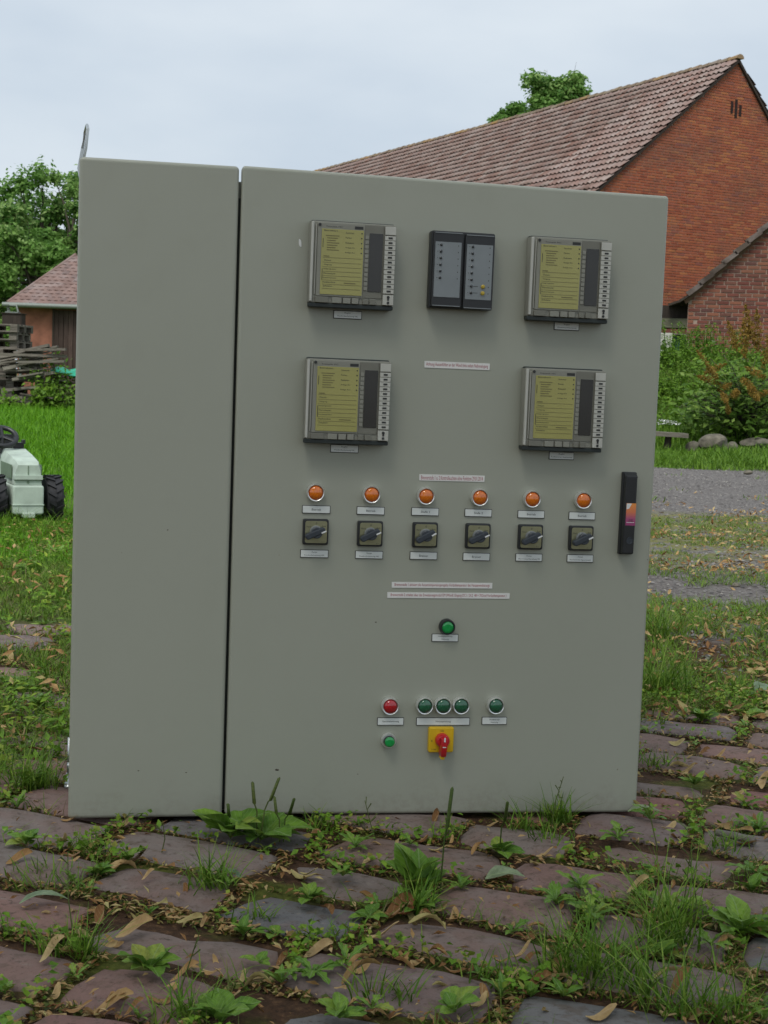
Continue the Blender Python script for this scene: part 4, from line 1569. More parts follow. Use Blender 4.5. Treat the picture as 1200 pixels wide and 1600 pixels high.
# bank on the right: tall grass and herbs
x, y = wedge(26000, 19.3, 27, lambda y: 0.08 * y, lambda y: 0.36 * y)
put_blades('bank_grass', x, y, rng.uniform(0.2, 0.55, len(x)), rng.uniform(0.01, 0.022, len(x)), rng.uniform(0.1, 0.6, len(x)), M['bank'])
x, y = wedge(5000, 19.8, 24, lambda y: 0.1 * y, lambda y: 0.33 * y)
kk = vnoise(x, y, 0.9, 52) > 0.45
put_blades('seeding_grass', x[kk], y[kk], rng.uniform(0.35, 0.75, kk.sum()), np.full(kk.sum(), 0.011), rng.uniform(0.05, 0.4, kk.sum()), M['dryherb'])
x, y = wedge(24000, 20.2, 27, lambda y: 0.08 * y, lambda y: 0.36 * y)
z = ground_h(x, y) + rng.uniform(0.05, 0.5, len(x)) * (0.5 + vnoise(x, y, 0.8, 54))
tag(obj('bank_herbs', cards(np.c_[x, y, z], rng.uniform(0.05, 0.13, len(x)), rng.normal(size=(len(x), 3)) * 0.5 + np.array([0, -0.3, 0.8]), 'bank_herbs', M['bank'], aspect=0.5)), kind='stuff')


def tall_herb(px, Y, h, label, seed, name='tall_weed'):
    g = np.random.default_rng(seed)
    x0 = at(px, 560, Y).x
    z0 = float(ground_h(x0, Y))
    t = empty(name, (x0, Y, z0))
    tag(t, label, 'weed', 'tall weeds along the top of the bank')
    st = PB()
    P_, N_, S_ = [], [], []
    for _ in range(15):
        bx_, by_ = g.normal(0, 0.2), g.normal(0, 0.2)
        tip = Vector((bx_ * 1.5 + g.normal(0, 0.06), by_ * 1.5, h * g.uniform(0.65, 1.05)))
        st.tube([(bx_, by_, -0.05), Vector((bx_, by_, 0)).lerp(tip, 0.5), tip], [0.012, 0.01, 0.004], 4)
        n_ = 46
        tt = g.uniform(0.15, 1.02, n_)
        a_ = g.uniform(0, 6.28, n_)
        ro = 0.085 * (1.15 - tt * 0.75)
        base = np.array([bx_, by_, 0])
        P_.append(base + (np.array(tip) - base) * tt[:, None] + np.c_[np.cos(a_) * ro, np.sin(a_) * ro, -0.01 + 0 * a_])
        N_.append(np.c_[np.cos(a_) * 0.5, np.sin(a_) * 0.5, np.ones(n_)] + g.normal(size=(n_, 3)) * 0.25)
        S_.append(g.uniform(0.07, 0.13, n_) * (1.2 - 0.5 * tt))
    obj('stem', st.mesh('stem', M['bank'], 60), t)
    tag(obj('foliage', cards(np.concatenate(P_), np.concatenate(S_), np.concatenate(N_), 'foliage', M['bank'], aspect=0.35), t), kind='stuff')


for i, (px, Y, h, lab) in enumerate((
        (1046, 24.5, 0.75, 'bright green tall weed beside the cream box, nearest the cabinet'),
        (1062, 25.5, 1.0, 'bright green tall weed in front of the dark green door'),
        (1085, 25.0, 1.08, 'bright green tall weed at the left corner of the brick outhouse'),
        (1108, 24.5, 1.02, 'bright green tall weed in front of the outhouse bricks, left of the rusty plumes'),
        (1134, 25.5, 0.95, 'bright green tall weed under the tallest rusty plumes'),
        (1040, 22.0, 0.75, 'green weed low on the bank at the right edge of the cabinet'),
        (1068, 22.5, 0.8, 'green weed in the middle of the bank above the plank'),
        (1180, 25.5, 0.9, 'green weed behind the rusty plumed shrub at the right edge'))):
    tall_herb(px, Y, h, lab, 60 + i)

def bramble(px, py, Y, rad, hgt, label, seed):
    g = np.random.default_rng(seed)
    x0 = at(px, 560, Y).x
    t = empty('bramble', (x0, Y, 0))
    tag(t, label, 'bush', 'brambles growing over the pallets')
    st = PB()
    P_, N_ = [], []
    for _ in range(14):
        a_ = g.uniform(0, 6.28)
        tip = Vector((math.cos(a_) * rad * g.uniform(0.3, 1), math.sin(a_) * rad * 0.5, hgt * g.uniform(0.4, 1.0)))
        md = Vector((tip.x * 0.4, tip.y * 0.4, tip.z * 0.8))
        st.tube([(tip.x * 0.15, tip.y * 0.15, -0.05), md, tip], [0.012, 0.009, 0.004], 4)
        n_ = 34
        tt = g.uniform(0.05, 1.05, n_)
        b_ = np.array([tip.x * 0.3, tip.y * 0.3, 0.0]) * (1 - tt)[:, None] + np.array(tip) * tt[:, None]
        P_.append(b_ + g.normal(size=(n_, 3)) * np.array([0.1, 0.1, 0.07]))
        N_.append(g.normal(size=(n_, 3)) * 0.5 + np.array([0, -0.5, 0.7]))
    obj('stem', st.mesh('stem', M['bark'], 60), t)
    P_ = np.concatenate(P_)
    tag(obj('foliage', cards(P_, g.uniform(0.05, 0.11, len(P_)), np.concatenate(N_), 'foliage', M['bank'], aspect=0.6), t), kind='stuff')


bramble(66, 600, PY - 1.0, 0.3, 0.9, 'leafy bramble climbing the middle of the pallet heap', 91)
bramble(90, 600, PY - 0.5, 0.38, 1.05, 'leafy bramble growing beside the green sheet', 92)
bramble(100, 600, PY - 0.9, 0.35, 0.65, 'low bramble between the pallets and the cabinet edge', 93)
bramble(72, 600, PY - 1.0, 0.4, 0.55, 'low bramble at the foot of the pallet heap', 94)
bramble(20, 600, PY - 1.0, 0.4, 0.3, 'small bramble at the left foot of the tall pallet stack', 95)

# the dark shrub with rusty plumes
sh0 = Vector((at(1163, 640, 19.6).x, 19.6, float(ground_h(4.9, 19.6))))
shrub = empty('plumed_shrub', sh0)
tag(shrub, 'dark leaved shrub with drooping rusty brown plumes on the bank at right', 'shrub')
g = np.random.default_rng(77)
st = PB()
P_, N_, S_, tips = [], [], [], []
for _ in range(60):
    a_ = g.uniform(0, 6.28)
    ro = g.uniform(0.15, 1.0) ** 0.7
    tip = Vector((math.cos(a_) * 0.95 * ro, math.sin(a_) * 0.8 * ro, 0.25 + 1.15 * (1 - 0.55 * ro ** 2) * g.uniform(0.55, 1.05)))
    mid = Vector((tip.x * 0.35, tip.y * 0.35, tip.z * 0.75))
    st.tube([(tip.x * 0.1, tip.y * 0.1, -0.05), mid, tip], [0.014, 0.01, 0.004], 4)
    tips.append(tip)
    n_ = 44
    tt = g.uniform(0.0, 1.05, n_) ** 0.8
    b_ = np.array([tip.x * 0.55, tip.y * 0.55, 0.05]) * (1 - tt)[:, None] + np.array(tip) * tt[:, None]
    P_.append(b_ + g.normal(size=(n_, 3)) * np.array([0.13, 0.13, 0.06]))
    N_.append(g.normal(size=(n_, 3)) * 0.35 + np.array([0, -0.25, 1]))
    S_.append(g.uniform(0.07, 0.15, n_))
obj('stem', st.mesh('stem', M['bark'], 60), shrub)
tag(obj('foliage', cards(np.concatenate(P_), np.concatenate(S_), np.concatenate(N_), 'foliage', M['shrub'], aspect=0.5), shrub), kind='stuff')


def plume_mesh(seed):
    g = np.random.default_rng(seed)
    n_ = 760
    t_ = g.uniform(0, 1, n_)
    rad = 0.07 * (0.65 + 0.35 * np.sin(t_ * 34 + g.uniform(0, 6))) * np.sin(np.pi * np.clip(t_ * 0.9 + 0.1, 0, 1)) ** 0.8
    a_ = g.uniform(0, 6.28, n_)
    rr = rad * g.uniform(0.2, 1, n_) ** 0.5
    c = np.c_[np.cos(a_) * rr, np.sin(a_) * rr, t_ * 0.42 - 0.02 * (t_ * 3) ** 2 * 0.1]
    return cards(c, g.uniform(0.012, 0.03, n_), g.normal(size=(n_, 3)), 'flower_plume', M['plume'], aspect=0.5)


pms = [plume_mesh(i) for i in range(4)]
for i, (px, py, dY, ang_, s_) in enumerate(((1163, 560, 0.1, 6, 1.35), (1184, 548, 0.2, -6, 1.4), (1172, 530, 0.3, 3, 1.2), (1192, 575, 0.1, 10, 1.3), (1152, 548, 0.4, -14, 0.9), (1180, 540, 0.4, 12, 1.0), (1165, 550, 0.3, 0, 1.0), (1197, 535, 0.3, -18, 1.1), (1126, 600, -0.6, -75, 1.0), (1152, 612, -0.9, 100, 1.1), (1120, 592, -0.55, -62, 0.95), (1100, 583, -0.5, -66, 0.85),
                                            (1142, 600, -0.75, 105, 0.95), (1158, 592, -0.85, 112, 1.0), (1170, 604, -0.95, 115, 1.05), (1128, 615, -0.8, 110, 0.85), (1136, 632, -0.95, 118, 0.7), (1196, 590, -0.7, 70, 1.0),
                                            (1148, 545, 0.2, -12, 1.0), (1198, 612, -0.8, 100, 0.9), (1108, 572, -0.3, -40, 0.7))):
    w = at(px, py, 19.6 + dY)
    o = obj('flower_plume', pms[i % 4], shrub, w - sh0, (R(random.uniform(-15, 15)), R(ang_), random.uniform(0, 6)), (s_, s_, s_))

# plank on a post, field stones, white flowers
pk0, pk1 = at(1010, 673, 18.2), at(1073, 679, 18.2)
bench = empty('plank_bench', (pk1.x - 0.35, 18.2, 0))
tag(bench, 'low grey plank bench on short posts at the foot of the bank', 'bench')
q = PB()
q.box(-0.55, 0.35, -0.12, 0.12, -0.03, 0.025)
obj('seat_plank', q.mesh('seat_plank', M['greywood']), bench, (0, 0, pk1.z), (0, 0.03, 0))
for sx_ in (-0.42, 0.1):
    q = PB()
    q.tube([(sx_, 0, -0.1), (sx_ + 0.02, 0, pk1.z - 0.03)], [0.05, 0.042], 8)
    obj('post', q.mesh('post', M['darkwood'], 60), bench)


def field_stone(px, py, Y, w, h, label, seed):
    g = np.random.default_rng(seed)
    import bmesh
    bm = bmesh.new()
    bmesh.ops.create_icosphere(bm, subdivisions=3, radius=1)
    off = g.uniform(-1, 1, (7, 3))
    off /= np.linalg.norm(off, axis=1, keepdims=True)
    amp = g.uniform(0.15, 0.5, 7)
    for v in bm.verts:
        n_ = np.array(v.co)
        s = 1 - sum(a_ * max(0, n_ @ o_ - 0.4) for a_, o_ in zip(amp, off)) + g.uniform(-0.012, 0.012)
        v.co = Vector(n_ * s) * 1.0
        v.co.x *= w / 2
        v.co.y *= w * 0.4
        v.co.z *= h * 0.85
    me = bpy.data.meshes.new('field_stone')
    bm.to_mesh(me)
    bm.free()
    me.materials.append(M['stone'])
    me.polygons.foreach_set('use_smooth', [True] * len(me.polygons))
    me.set_sharp_from_angle(angle=R(24))
    w_ = at(px, py, Y)
    o = obj('field_stone', me, None, (w_.x, Y, w_.z))
    return tag(o, label, 'stone')


field_stone(1115, 692, 18.3, 0.58, 0.14, 'large rounded grey field stone beside the plank bench', 1)
field_stone(1141, 700, 18.1, 0.2, 0.11, 'smaller brownish stone leaning against the large field stone', 2)
field_stone(1180, 692, 18.9, 0.5, 0.11, 'flat stone in the shade under the plumed shrub', 3)
field_stone(1083, 699, 18.2, 0.2, 0.1, 'small stone between the plank bench and the large field stone', 5)
field_stone(1150, 914, 5.65, 0.045, 0.014, 'grey pebble lying on the dark gravel right of the cabinet', 6)
field_stone(1168, 738, 13.6, 0.1, 0.03, 'pale stone lying on the gravel road', 7)
for i, (px, py, w) in enumerate(FLAT):
    v = gp(px, py)
    obj('paving_stone', pav[3 + i], paving, (v.x, v.y - 2.4, float(ground_h(v.x, v.y)) + 0.012), (random.uniform(-0.05, 0.05), random.uniform(-0.05, 0.05), random.uniform(-0.4, 0.4)), (w / 0.2, w / 0.15, 1))
wf_ = empty('white_flower', (at(1048, 662, 18.9).x, 18.9, 0))
tag(wf_, 'white umbel flowers beside the cabinet edge above the plank', 'flower')
q = PB()
P_, N_ = [], []
for (px, py) in ((1034, 657), (1042, 661), (1048, 659), (1054, 662), (1038, 662)):
    w = at(px, py, 18.9)
    q.tube([(w.x - wf_.location.x, 0, 0), (w.x - wf_.location.x, 0, w.z)], 0.006, 4)
    n_ = 26
    P_.append(np.array([w.x - wf_.location.x, 0, w.z]) + rng.normal(size=(n_, 3)) * np.array([0.05, 0.05, 0.008]))
obj('stem', q.mesh('stem', M['bank'], 60), wf_)
P_ = np.concatenate(P_)
obj('petals', cards(P_, np.full(len(P_), 0.035), rng.normal(size=(len(P_), 3)) * 0.2 + np.array([0, 0, 1]), 'petals', M['white']), wf_)


# ================================================================== PEDAL TRACTOR (left edge)
TD = 7.05
t0 = at(43, 812, TD)
tra = empty('pedal_tractor', (t0.x, TD, 0), R(24))
tag(tra, 'pale mint green toy pedal tractor with black lugged tyres at the left edge', 'toy tractor')
hw = 0.067
zt = at(44, 718, TD).z
z1, z2, z3 = zt - 0.075, zt - 0.135, 0.065


def hood_sec(y, z_top, w, wb, zb):
    return [(-wb, y, zb), (wb, y, zb), (w, y, z_top - 0.03), (w * 0.82, y, z_top), (-w * 0.82, y, z_top), (-w, y, z_top - 0.03)]


q = PB()
secs = [hood_sec(0.0, zt - 0.028, hw * 0.9, hw, zt - 0.125), hood_sec(0.02, zt - 0.012, hw * 0.97, hw * 1.02, zt - 0.125), hood_sec(0.22, zt + 0.012, hw * 1.02, hw * 1.05, zt - 0.125), hood_sec(0.42, zt + 0.03, hw * 1.05, hw * 1.08, zt - 0.125)]
vs = [v for s_ in secs for v in s_]
fs = [tuple(range(6))] + [tuple(reversed(range(18, 24)))]
for j in range(3):
    for i in range(6):
        a_, b_ = j * 6 + i, j * 6 + (i + 1) % 6
        fs.append((b_, a_, a_ + 6, b_ + 6))
q.add(vs, fs)
obj('hood', q.mesh('hood', M['tractor'], 35), tra)
q = PB()
q.box(-hw * 1.03, hw * 1.03, -0.012, 0.03, zt - 0.098, zt - 0.078)
obj('grille_bar', q.mesh('grille_bar', M['tractor']), tra)
q = PB()
q.box(-hw * 1.0, hw * 1.0, -0.004, 0.05, zt - 0.103, zt - 0.099)
q.box(-0.0015, 0.0015, -0.0035, 0.0, zt - 0.076, zt - 0.03)
q.lathe([(0.007, 0), (0.007, 0.002)], 10, (0.0, -0.001, zt - 0.112))
obj('grille_gap', q.mesh('grille_gap', M['tractordark']), tra)
q = PB()
q.plate(-hw * 1.12, hw * 1.12, 0.05, zt - 0.127, 0.3, -0.02, 0.012, 0.008)
q.plate(-hw * 1.14, hw * 1.14, 0.095, 0.1, 0.1, -0.024, 0.002, 0.001)
obj('front_weight', q.mesh('front_weight', M['tractor'], 40), tra)
q = PB()
q.plate(-0.03, 0.03, 0.035, 0.06, 0.05, -0.04, 0.006, 0.004)
obj('tow_hook', q.mesh('tow_hook', M['tractor'], 40), tra)
for s_ in (-1, 1):
    q = PB()
    xx_ = s_ * hw * 1.06
    q.box(min(xx_, xx_ + s_ * 0.004), max(xx_, xx_ + s_ * 0.004), 0.05, 0.36, zt - 0.1, zt - 0.03)
    obj('side_panel', q.mesh('side_panel', M['tractordark']), tra)


def wheel(parent, x, y, rad, wid, name):
    q = PB()
    q.lathe([(rad * 0.55, -wid / 2), (rad * 0.86, -wid / 2), (rad * 0.95, -wid * 0.36), (rad * 0.96, wid * 0.36), (rad * 0.86, wid / 2), (rad * 0.55, wid / 2)], 28, (0, 0, 0), 'x')
    for k_ in range(16):
        a_ = 2 * math.pi * k_ / 16
        for s_ in (-1, 1):
            aa = a_ + (math.pi / 16 if s_ > 0 else 0)
            c_, sn = math.cos(aa), math.sin(aa)
            c2, s2 = math.cos(aa + 0.2), math.sin(aa + 0.2)
            wd = 0.055
            vs = []
            for r0 in (rad * 0.93, rad * 1.03):
                for xx_, (cc, ss) in ((0.0, (c2, s2)), (s_ * wid * 0.5, (c_, sn))):
                    for d in (-wd, wd):
                        vs.append((xx_, r0 * (cc - ss * d), r0 * (ss + cc * d)))
            q.add(vs, [(0, 1, 3, 2), (4, 6, 7, 5), (0, 4, 5, 1), (2, 3, 7, 6), (0, 2, 6, 4), (1, 5, 7, 3)])
    w = obj(name, q.mesh(name, M['tyre'], 40), parent, (x, y, rad * 1.0))
    q = PB()
    q.lathe([(rad * 0.56, -wid * 0.42), (rad * 0.5, -wid * 0.3), (rad * 0.2, -wid * 0.25), (rad * 0.2, wid * 0.25), (rad * 0.5, wid * 0.3), (rad * 0.56, wid * 0.42)], 20, (0, 0, 0), 'x')
    obj('rim', q.mesh('rim', M['tractor'], 40), w)
    return w


for s_ in (-1, 1):
    wheel(tra, s_ * 0.138, 0.1, 0.118, 0.08, 'front_wheel')
    wheel(tra, s_ * 0.12, 0.66, 0.14, 0.08, 'rear_wheel')
for pa in ([(-0.19, 0.12, 0.115), (0.19, 0.12, 0.115)], [(-0.14, 0.66, 0.14), (0.14, 0.66, 0.14)]):
    obj('axle', PB().tube(pa, 0.014, 8).mesh('axle', M['black'], 60), tra)
q = PB()
q.plate(-0.085, 0.085, 0.1, zt - 0.0, 0.5, 0.43, 0.015, 0.01)
q.box(-0.05, 0.05, 0.5, 0.85, 0.12, 0.2)
obj('chassis', q.mesh('chassis', M['tractor'], 40), tra)
q = PB()
q.box(0.0, 0.055, 0.44, 0.49, zt + 0.012, zt + 0.06)
q.box(0.045, 0.06, 0.43, 0.47, zt + 0.055, zt + 0.075)
obj('dashboard', q.mesh('dashboard', M['black']), tra)
q = PB()
sc_ = Vector((-0.06, 0.42, zt + 0.09))
rimp = []
for k_ in range(25):
    a_ = 2 * math.pi * k_ / 24
    rimp.append(sc_ + Vector((0.072 * math.cos(a_), 0.072 * math.sin(a_) * 0.75, 0.072 * math.sin(a_) * 0.62)))
q.tube(rimp, 0.013, 8, caps=False)
for a_ in (90, 210, 330):
    q.tube([sc_, sc_ + Vector((0.07 * math.cos(R(a_)), 0.07 * math.sin(R(a_)) * 0.75, 0.07 * math.sin(R(a_)) * 0.62))], 0.011, 6)
q.tube([sc_, (-0.06, 0.4, zt - 0.02)], 0.012, 8)
obj('steering_wheel', q.mesh('steering_wheel', M['black'], 60), tra)
q = PB()
q.plate(-0.1, 0.1, 0.2, 0.26, 0.98, 0.74, 0.02, 0.01)
q.box(-0.1, 0.1, 0.95, 0.98, 0.25, 0.4)
obj('seat', q.mesh('seat', M['black'], 40), tra)


# ================================================================== THE CONTROL CABINET
cab = empty('control_cabinet', CAB_O + cax * 0.5 + cay * 0.15, CAB_RZ)
tag(cab, 'tall grey steel control cabinet with two doors, controllers, lamps and switches standing on the paving', 'control cabinet')
CW, CH, CD = 1.0, 1.102, 0.3
GAP = 0.2599


def cl(u, v, n=0.0):              # face coordinates (right, up, outwards) -> cabinet frame
    return (u - 0.5, -0.15 - n, v)


def part(name, me, parent, u=0, v=0, n=0.0, rot=(0, 0, 0)):
    return obj(name, me, parent, cl(u, v, n), rot)


q = PB()
q.box(0.004, CW - 0.004, 0.026, CD, 0.012, CH - 0.022)
q.v = [(x - 0.5, y - 0.15, z) for x, y, z in q.v]
obj('body', q.mesh('body', M['paint']), cab)
q = PB()
q.box(0.012, CW - 0.012, 0.018, 0.0255, 0.016, CH - 0.05)
q.v = [(x - 0.5, y - 0.15, z) for x, y, z in q.v]
obj('gasket', q.mesh('gasket', M['gasket']), cab)
q = PB()
q.plate(0, GAP - 0.0024, 0.008, CH, 0.024, 0.0, 0.007, 0.006, seg=4, bseg=5)
tag(part('door', q.mesh('door', M['paint'], 30), cab), 'narrow blank left door')
q = PB()
q.plate(0, CW - GAP - 0.0022, 0.0095, CH, 0.024, 0.0, 0.006, 0.0055, seg=4, bseg=5)
q.v = [(x, y, z - 0.0078 * x + 0.0015 * (x < 0.3)) for x, y, z in q.v]    # the wide door sags a little
tag(part('door', q.mesh('door', M['paint'], 30), cab, GAP + 0.0022, 0, 0), 'wide right door carrying the instruments')
# wall brackets on the left rear edge
q = PB()
pth = [(-0.004, 0.03), (-0.004, 0.07), (-0.011, 0.095), (-0.002, 0.145)]
for x, z0 in ((0, 0),):
    q.box(-0.0065, -0.0005, 0.255, 0.3, CH - 0.1, CH - 0.012)
    q.tube([(-0.004, 0.29, CH - 0.02), (-0.012, 0.29, CH + 0.02), (-0.006, 0.29, CH + 0.055), (-0.002, 0.285, CH + 0.082), (0.002, 0.27, CH + 0.094), (0.004, 0.255, CH + 0.085), (0.001, 0.25, CH + 0.05), (-0.006, 0.258, CH + 0.015), (-0.004, 0.27, CH - 0.02)], 0.003, 6)
    q.lathe([(0.007, 0), (0.007, 0.009)], 6, (-0.0065, 0.275, CH - 0.06), 'x')
q2 = PB()
q.v = [(x - 0.5, y - 0.15, z) for x, y, z in q.v]
tag(obj('wall_bracket', q.mesh('wall_bracket', M['steel'], 40), cab), 'steel bracket with an eye standing above the top left corner')
q = PB()
q.box(-0.006, -0.001, 0.16, 0.29, 0.012, 0.075)
q.box(-0.014, -0.006, 0.284, 0.29, 0.004, 0.075)
q.box(-0.0155, -0.001, 0.2, 0.29, 0.002, 0.008)
q.lathe([(0.006, 0), (0.006, -0.006)], 6, (-0.006, 0.22, 0.04), 'x')
q.v = [(x - 0.5, y - 0.15, z) for x, y, z in q.v]
tag(obj('wall_bracket', q.mesh('wall_bracket', M['steel'], 40), cab), 'bent steel bracket at the bottom left corner')


def centred(fn):
    q = PB()
    fn(q)
    return q


# ---- heating controllers
CWd, CHt = 0.141, 0.1335


def build_controller():
    w, h = CWd, CHt
    X = lambda a_: -w / 2 + a_ * w
    Z = lambda b_: h / 2 - b_ * h
    q = PB()
    q.plate(X(0.004), X(0.998), Z(1.05), Z(-0.018), 0.0, -0.0135, 0.003, 0.0015, 1)
    q.plate(X(-0.006), X(0.003), Z(0.998), Z(0.004), -0.004, -0.0262, 0.001, 0.0008, 0)
    q.plate(X(-0.008), X(1.002), Z(1.052), Z(1.0), -0.0135, -0.0265, 0.002, 0.001, 1)
    q.plate(X(0), X(1), Z(1), Z(0), -0.013, -0.026, 0.003, 0.0015, 0)
    root = obj('controller', q.mesh('controller', [M['beige'], M['rim']], 30), cab)
    q = PB()
    q.plate(X(0), X(0.03), Z(0.985), Z(0.015), -0.026, -0.031, 0.001, 0.0008)
    q.plate(X(0.055), X(0.062), Z(0.9), Z(0.04), -0.026, -0.029, 0.0005, 0.0004)
    obj('side_trim', q.mesh('side_trim', M['ivory'], 30), root)
    q = PB()
    q.plate(X(0.075), X(0.63), Z(0.915), Z(0.02), -0.026, -0.0285, 0.001, 0.0006)
    obj('door_flap', q.mesh('door_flap', M['beige'], 30), root)
    q = PB()
    q.plate(X(0.122), X(0.618), Z(0.893), Z(0.092), -0.0285, -0.0295, 0.0008, 0.0003)
    obj('yellow_card', q.mesh('yellow_card', M['card'], 30), root)
    q = PB()
    q.plate(X(0.632), X(0.858), Z(0.915), Z(0.02), -0.026, -0.0275, 0.0006, 0.0004)
    obj('display_surround', q.mesh('display_surround', M['khaki'], 30), root)
    q = PB()
    q.plate(X(0.69), X(0.848), Z(0.835), Z(0.118), -0.0275, -0.0285, 0.0008, 0.0003)
    obj('display', q.mesh('display', M['display'], 30), root)
    q = PB()
    for k_ in range(12):
        z = 0.15 + k_ * 0.057
        q.plate(X(0.64), X(0.682), Z(z + 0.045), Z(z), -0.0275, -0.0287, 0.0006, 0.0003)
    obj('small_keys', q.mesh('small_keys', M['beige'], 30), root)
    # white key column
    q = PB()
    q.plate(X(0.868), X(1.0), Z(0.995), Z(0.02), -0.026, -0.029, 0.0008, 0.0005)
    obj('key_strip', q.mesh('key_strip', M['khaki'], 30), root)
    kq = PB()
    kh = 0.0595 * h
    kq.plate(-0.063 * w, 0.063 * w, -kh / 2 + 0.0004, kh / 2 - 0.0004, 0.0, -0.0022, 0.0006, 0.0004, 0)
    kq.plate(-0.022 * w, 0.026 * w, -kh * 0.14, kh * 0.22, -0.0022, -0.0029, 0.0003, 0.0002, 1)
    km = kq.mesh('key', [M['ivory'], M['ink']], 30)
    for k_ in range(12):
        obj('key', km, root, (X(0.934), -0.029, Z(0.168 + k_ * 0.0595)))
    for z_a, z_b in ((0.127, 0.028), (0.99, 0.866)):
        q = PB()
        q.plate(X(0.871), X(0.997), Z(z_a), Z(z_b), -0.029, -0.0312, 0.0006, 0.0004)
        obj('end_cap', q.mesh('end_cap', M['ivory'], 30), root)
    q = PB()
    q.lathe([(0.0024, 0), (0.0024, 0.001)], 12, (X(0.934), -0.0312, Z(0.893)))
    q.box(X(0.924), X(0.944), -0.0322, -0.0312, Z(0.935), Z(0.905))
    q.lathe([(0.0022, 0), (0.0022, 0.001)], 12, (X(0.934), -0.0312, Z(0.963)))
    obj('key_symbol', q.mesh('key_symbol', M['ink']), root)
    # bottom buttons
    for a_, b_, m_ in ((0.07, 0.225, 'khaki'), (0.27, 0.385, 'beige'), (0.40, 0.49, 'beige'), (0.505, 0.585, 'beige'), (0.635, 0.7, 'khaki'), (0.715, 0.79, 'khaki')):
        q = PB()
        q.plate(X(a_), X(b_), Z(0.995), Z(0.925), -0.026, -0.0295, 0.0008, 0.0006)
        obj('push_button', q.mesh('push_button', M[m_], 30), root)
    q = PB()
    q.lathe([(0.0025, 0), (0.0025, 0.0012)], 12, (X(0.098), -0.0285, Z(0.045)))
    obj('screw', q.mesh('screw', M['ink']), root)
    q = PB()
    q.box(X(0.51), X(0.61), -0.0288, -0.0285, Z(0.08), Z(0.045))
    obj('logo_badge', q.mesh('logo_badge', M['ink']), root)
    for a_ in (0.39, 0.495, 0.59):
        q = PB()
        q.box(X(a_ - 0.004), X(a_ + 0.004), -0.0265, -0.0258, Z(0.99), Z(0.93))
        obj('button_gap', q.mesh('button_gap', M['ink']), root)
    # print on the card
    y = -0.0297
    ms = [text_mesh('t', 'Trimatik MC', M['ink'], 0.2 * w, 0.017 * h, X(0.27), Z(0.063), -0.0287)]
    rows = (('Betriebsart', 0.23, 0.112, 0.16), ('Sommer', 0.455, 0.13, 0.1), ('Ferien', 0.44, 0.19, 0.07), ('Reduziert', 0.455, 0.252, 0.1), ('Anlage Ein', 0.46, 0.312, 0.115), ('Anlage Aus', 0.46, 0.372, 0.12),
            ('Datum', 0.2, 0.475, 0.08), ('Neigung', 0.205, 0.53, 0.09), ('Heizprogramm', 0.225, 0.582, 0.15), ('Warmwasser', 0.225, 0.635, 0.15), ('Raumtemperatur', 0.23, 0.69, 0.16), ('Heizkennlinie', 0.225, 0.742, 0.15), ('Zirkulation', 0.21, 0.79, 0.11))
    for body, cx_, cz_, ww in rows:
        ms.append(text_mesh('t', body, M['ink'], ww * w, 0.019 * h, X(cx_), Z(cz_), y))
    q = PB()
    for me in ms:
        q.add([v.co[:] for v in me.vertices], [tuple(f.vertices) for f in me.polygons])
        bpy.data.meshes.remove(me)
    for cz_ in (0.13, 0.19, 0.252, 0.312, 0.372):
        q.lathe([(0.0012, 0), (0.0012, 0.0001)], 8, (X(0.595), y, Z(cz_)))
    q.box(X(0.137), X(0.143), y - 0.0001, y, Z(0.32), Z(0.21))
    q.box(X(0.137), X(0.143), y - 0.0001, y, Z(0.72), Z(0.58))
    obj('print', q.mesh('print', M['ink']), root)
    q = PB()
    for k_ in range(7):
        z = 0.17 + k_ * 0.029
        q.box(X(0.17 + 0.015 * (k_ > 0)), X(0.33 - 0.02 * (k_ % 3)), y - 0.0001, y, Z(z + 0.009), Z(z))
    for z in (0.44, 0.5, 0.555, 0.61, 0.663, 0.716, 0.768, 0.82):
        q.box(X(0.14), X(0.6), y - 0.0001, y, Z(z + 0.004), Z(z))
    q.box(X(0.40), X(0.54), y - 0.0001, y, Z(0.752), Z(0.742))
    q.box(X(0.15), X(0.22), y - 0.0001, y, Z(0.43), Z(0.42))
    obj('faint_print', q.mesh('faint_print', M['faint']), root)
    return root


c_first = build_controller()
for i, (u, v, lab) in enumerate(((0.4465, 0.9508, 'upper left heating controller'), (0.8202, 0.9449, 'upper right heating controller'), (0.4465, 0.7254, 'lower left heating controller'), (0.8212, 0.7239, 'lower right heating controller'))):
    o = c_first if i == 0 else copy_tree(c_first, cab)
    o.location = cl(u, v, 0.0005)
    o.rotation_euler = (0, R(0.25), 0)
    o['label'] = lab + ' with yellow card and dark display'

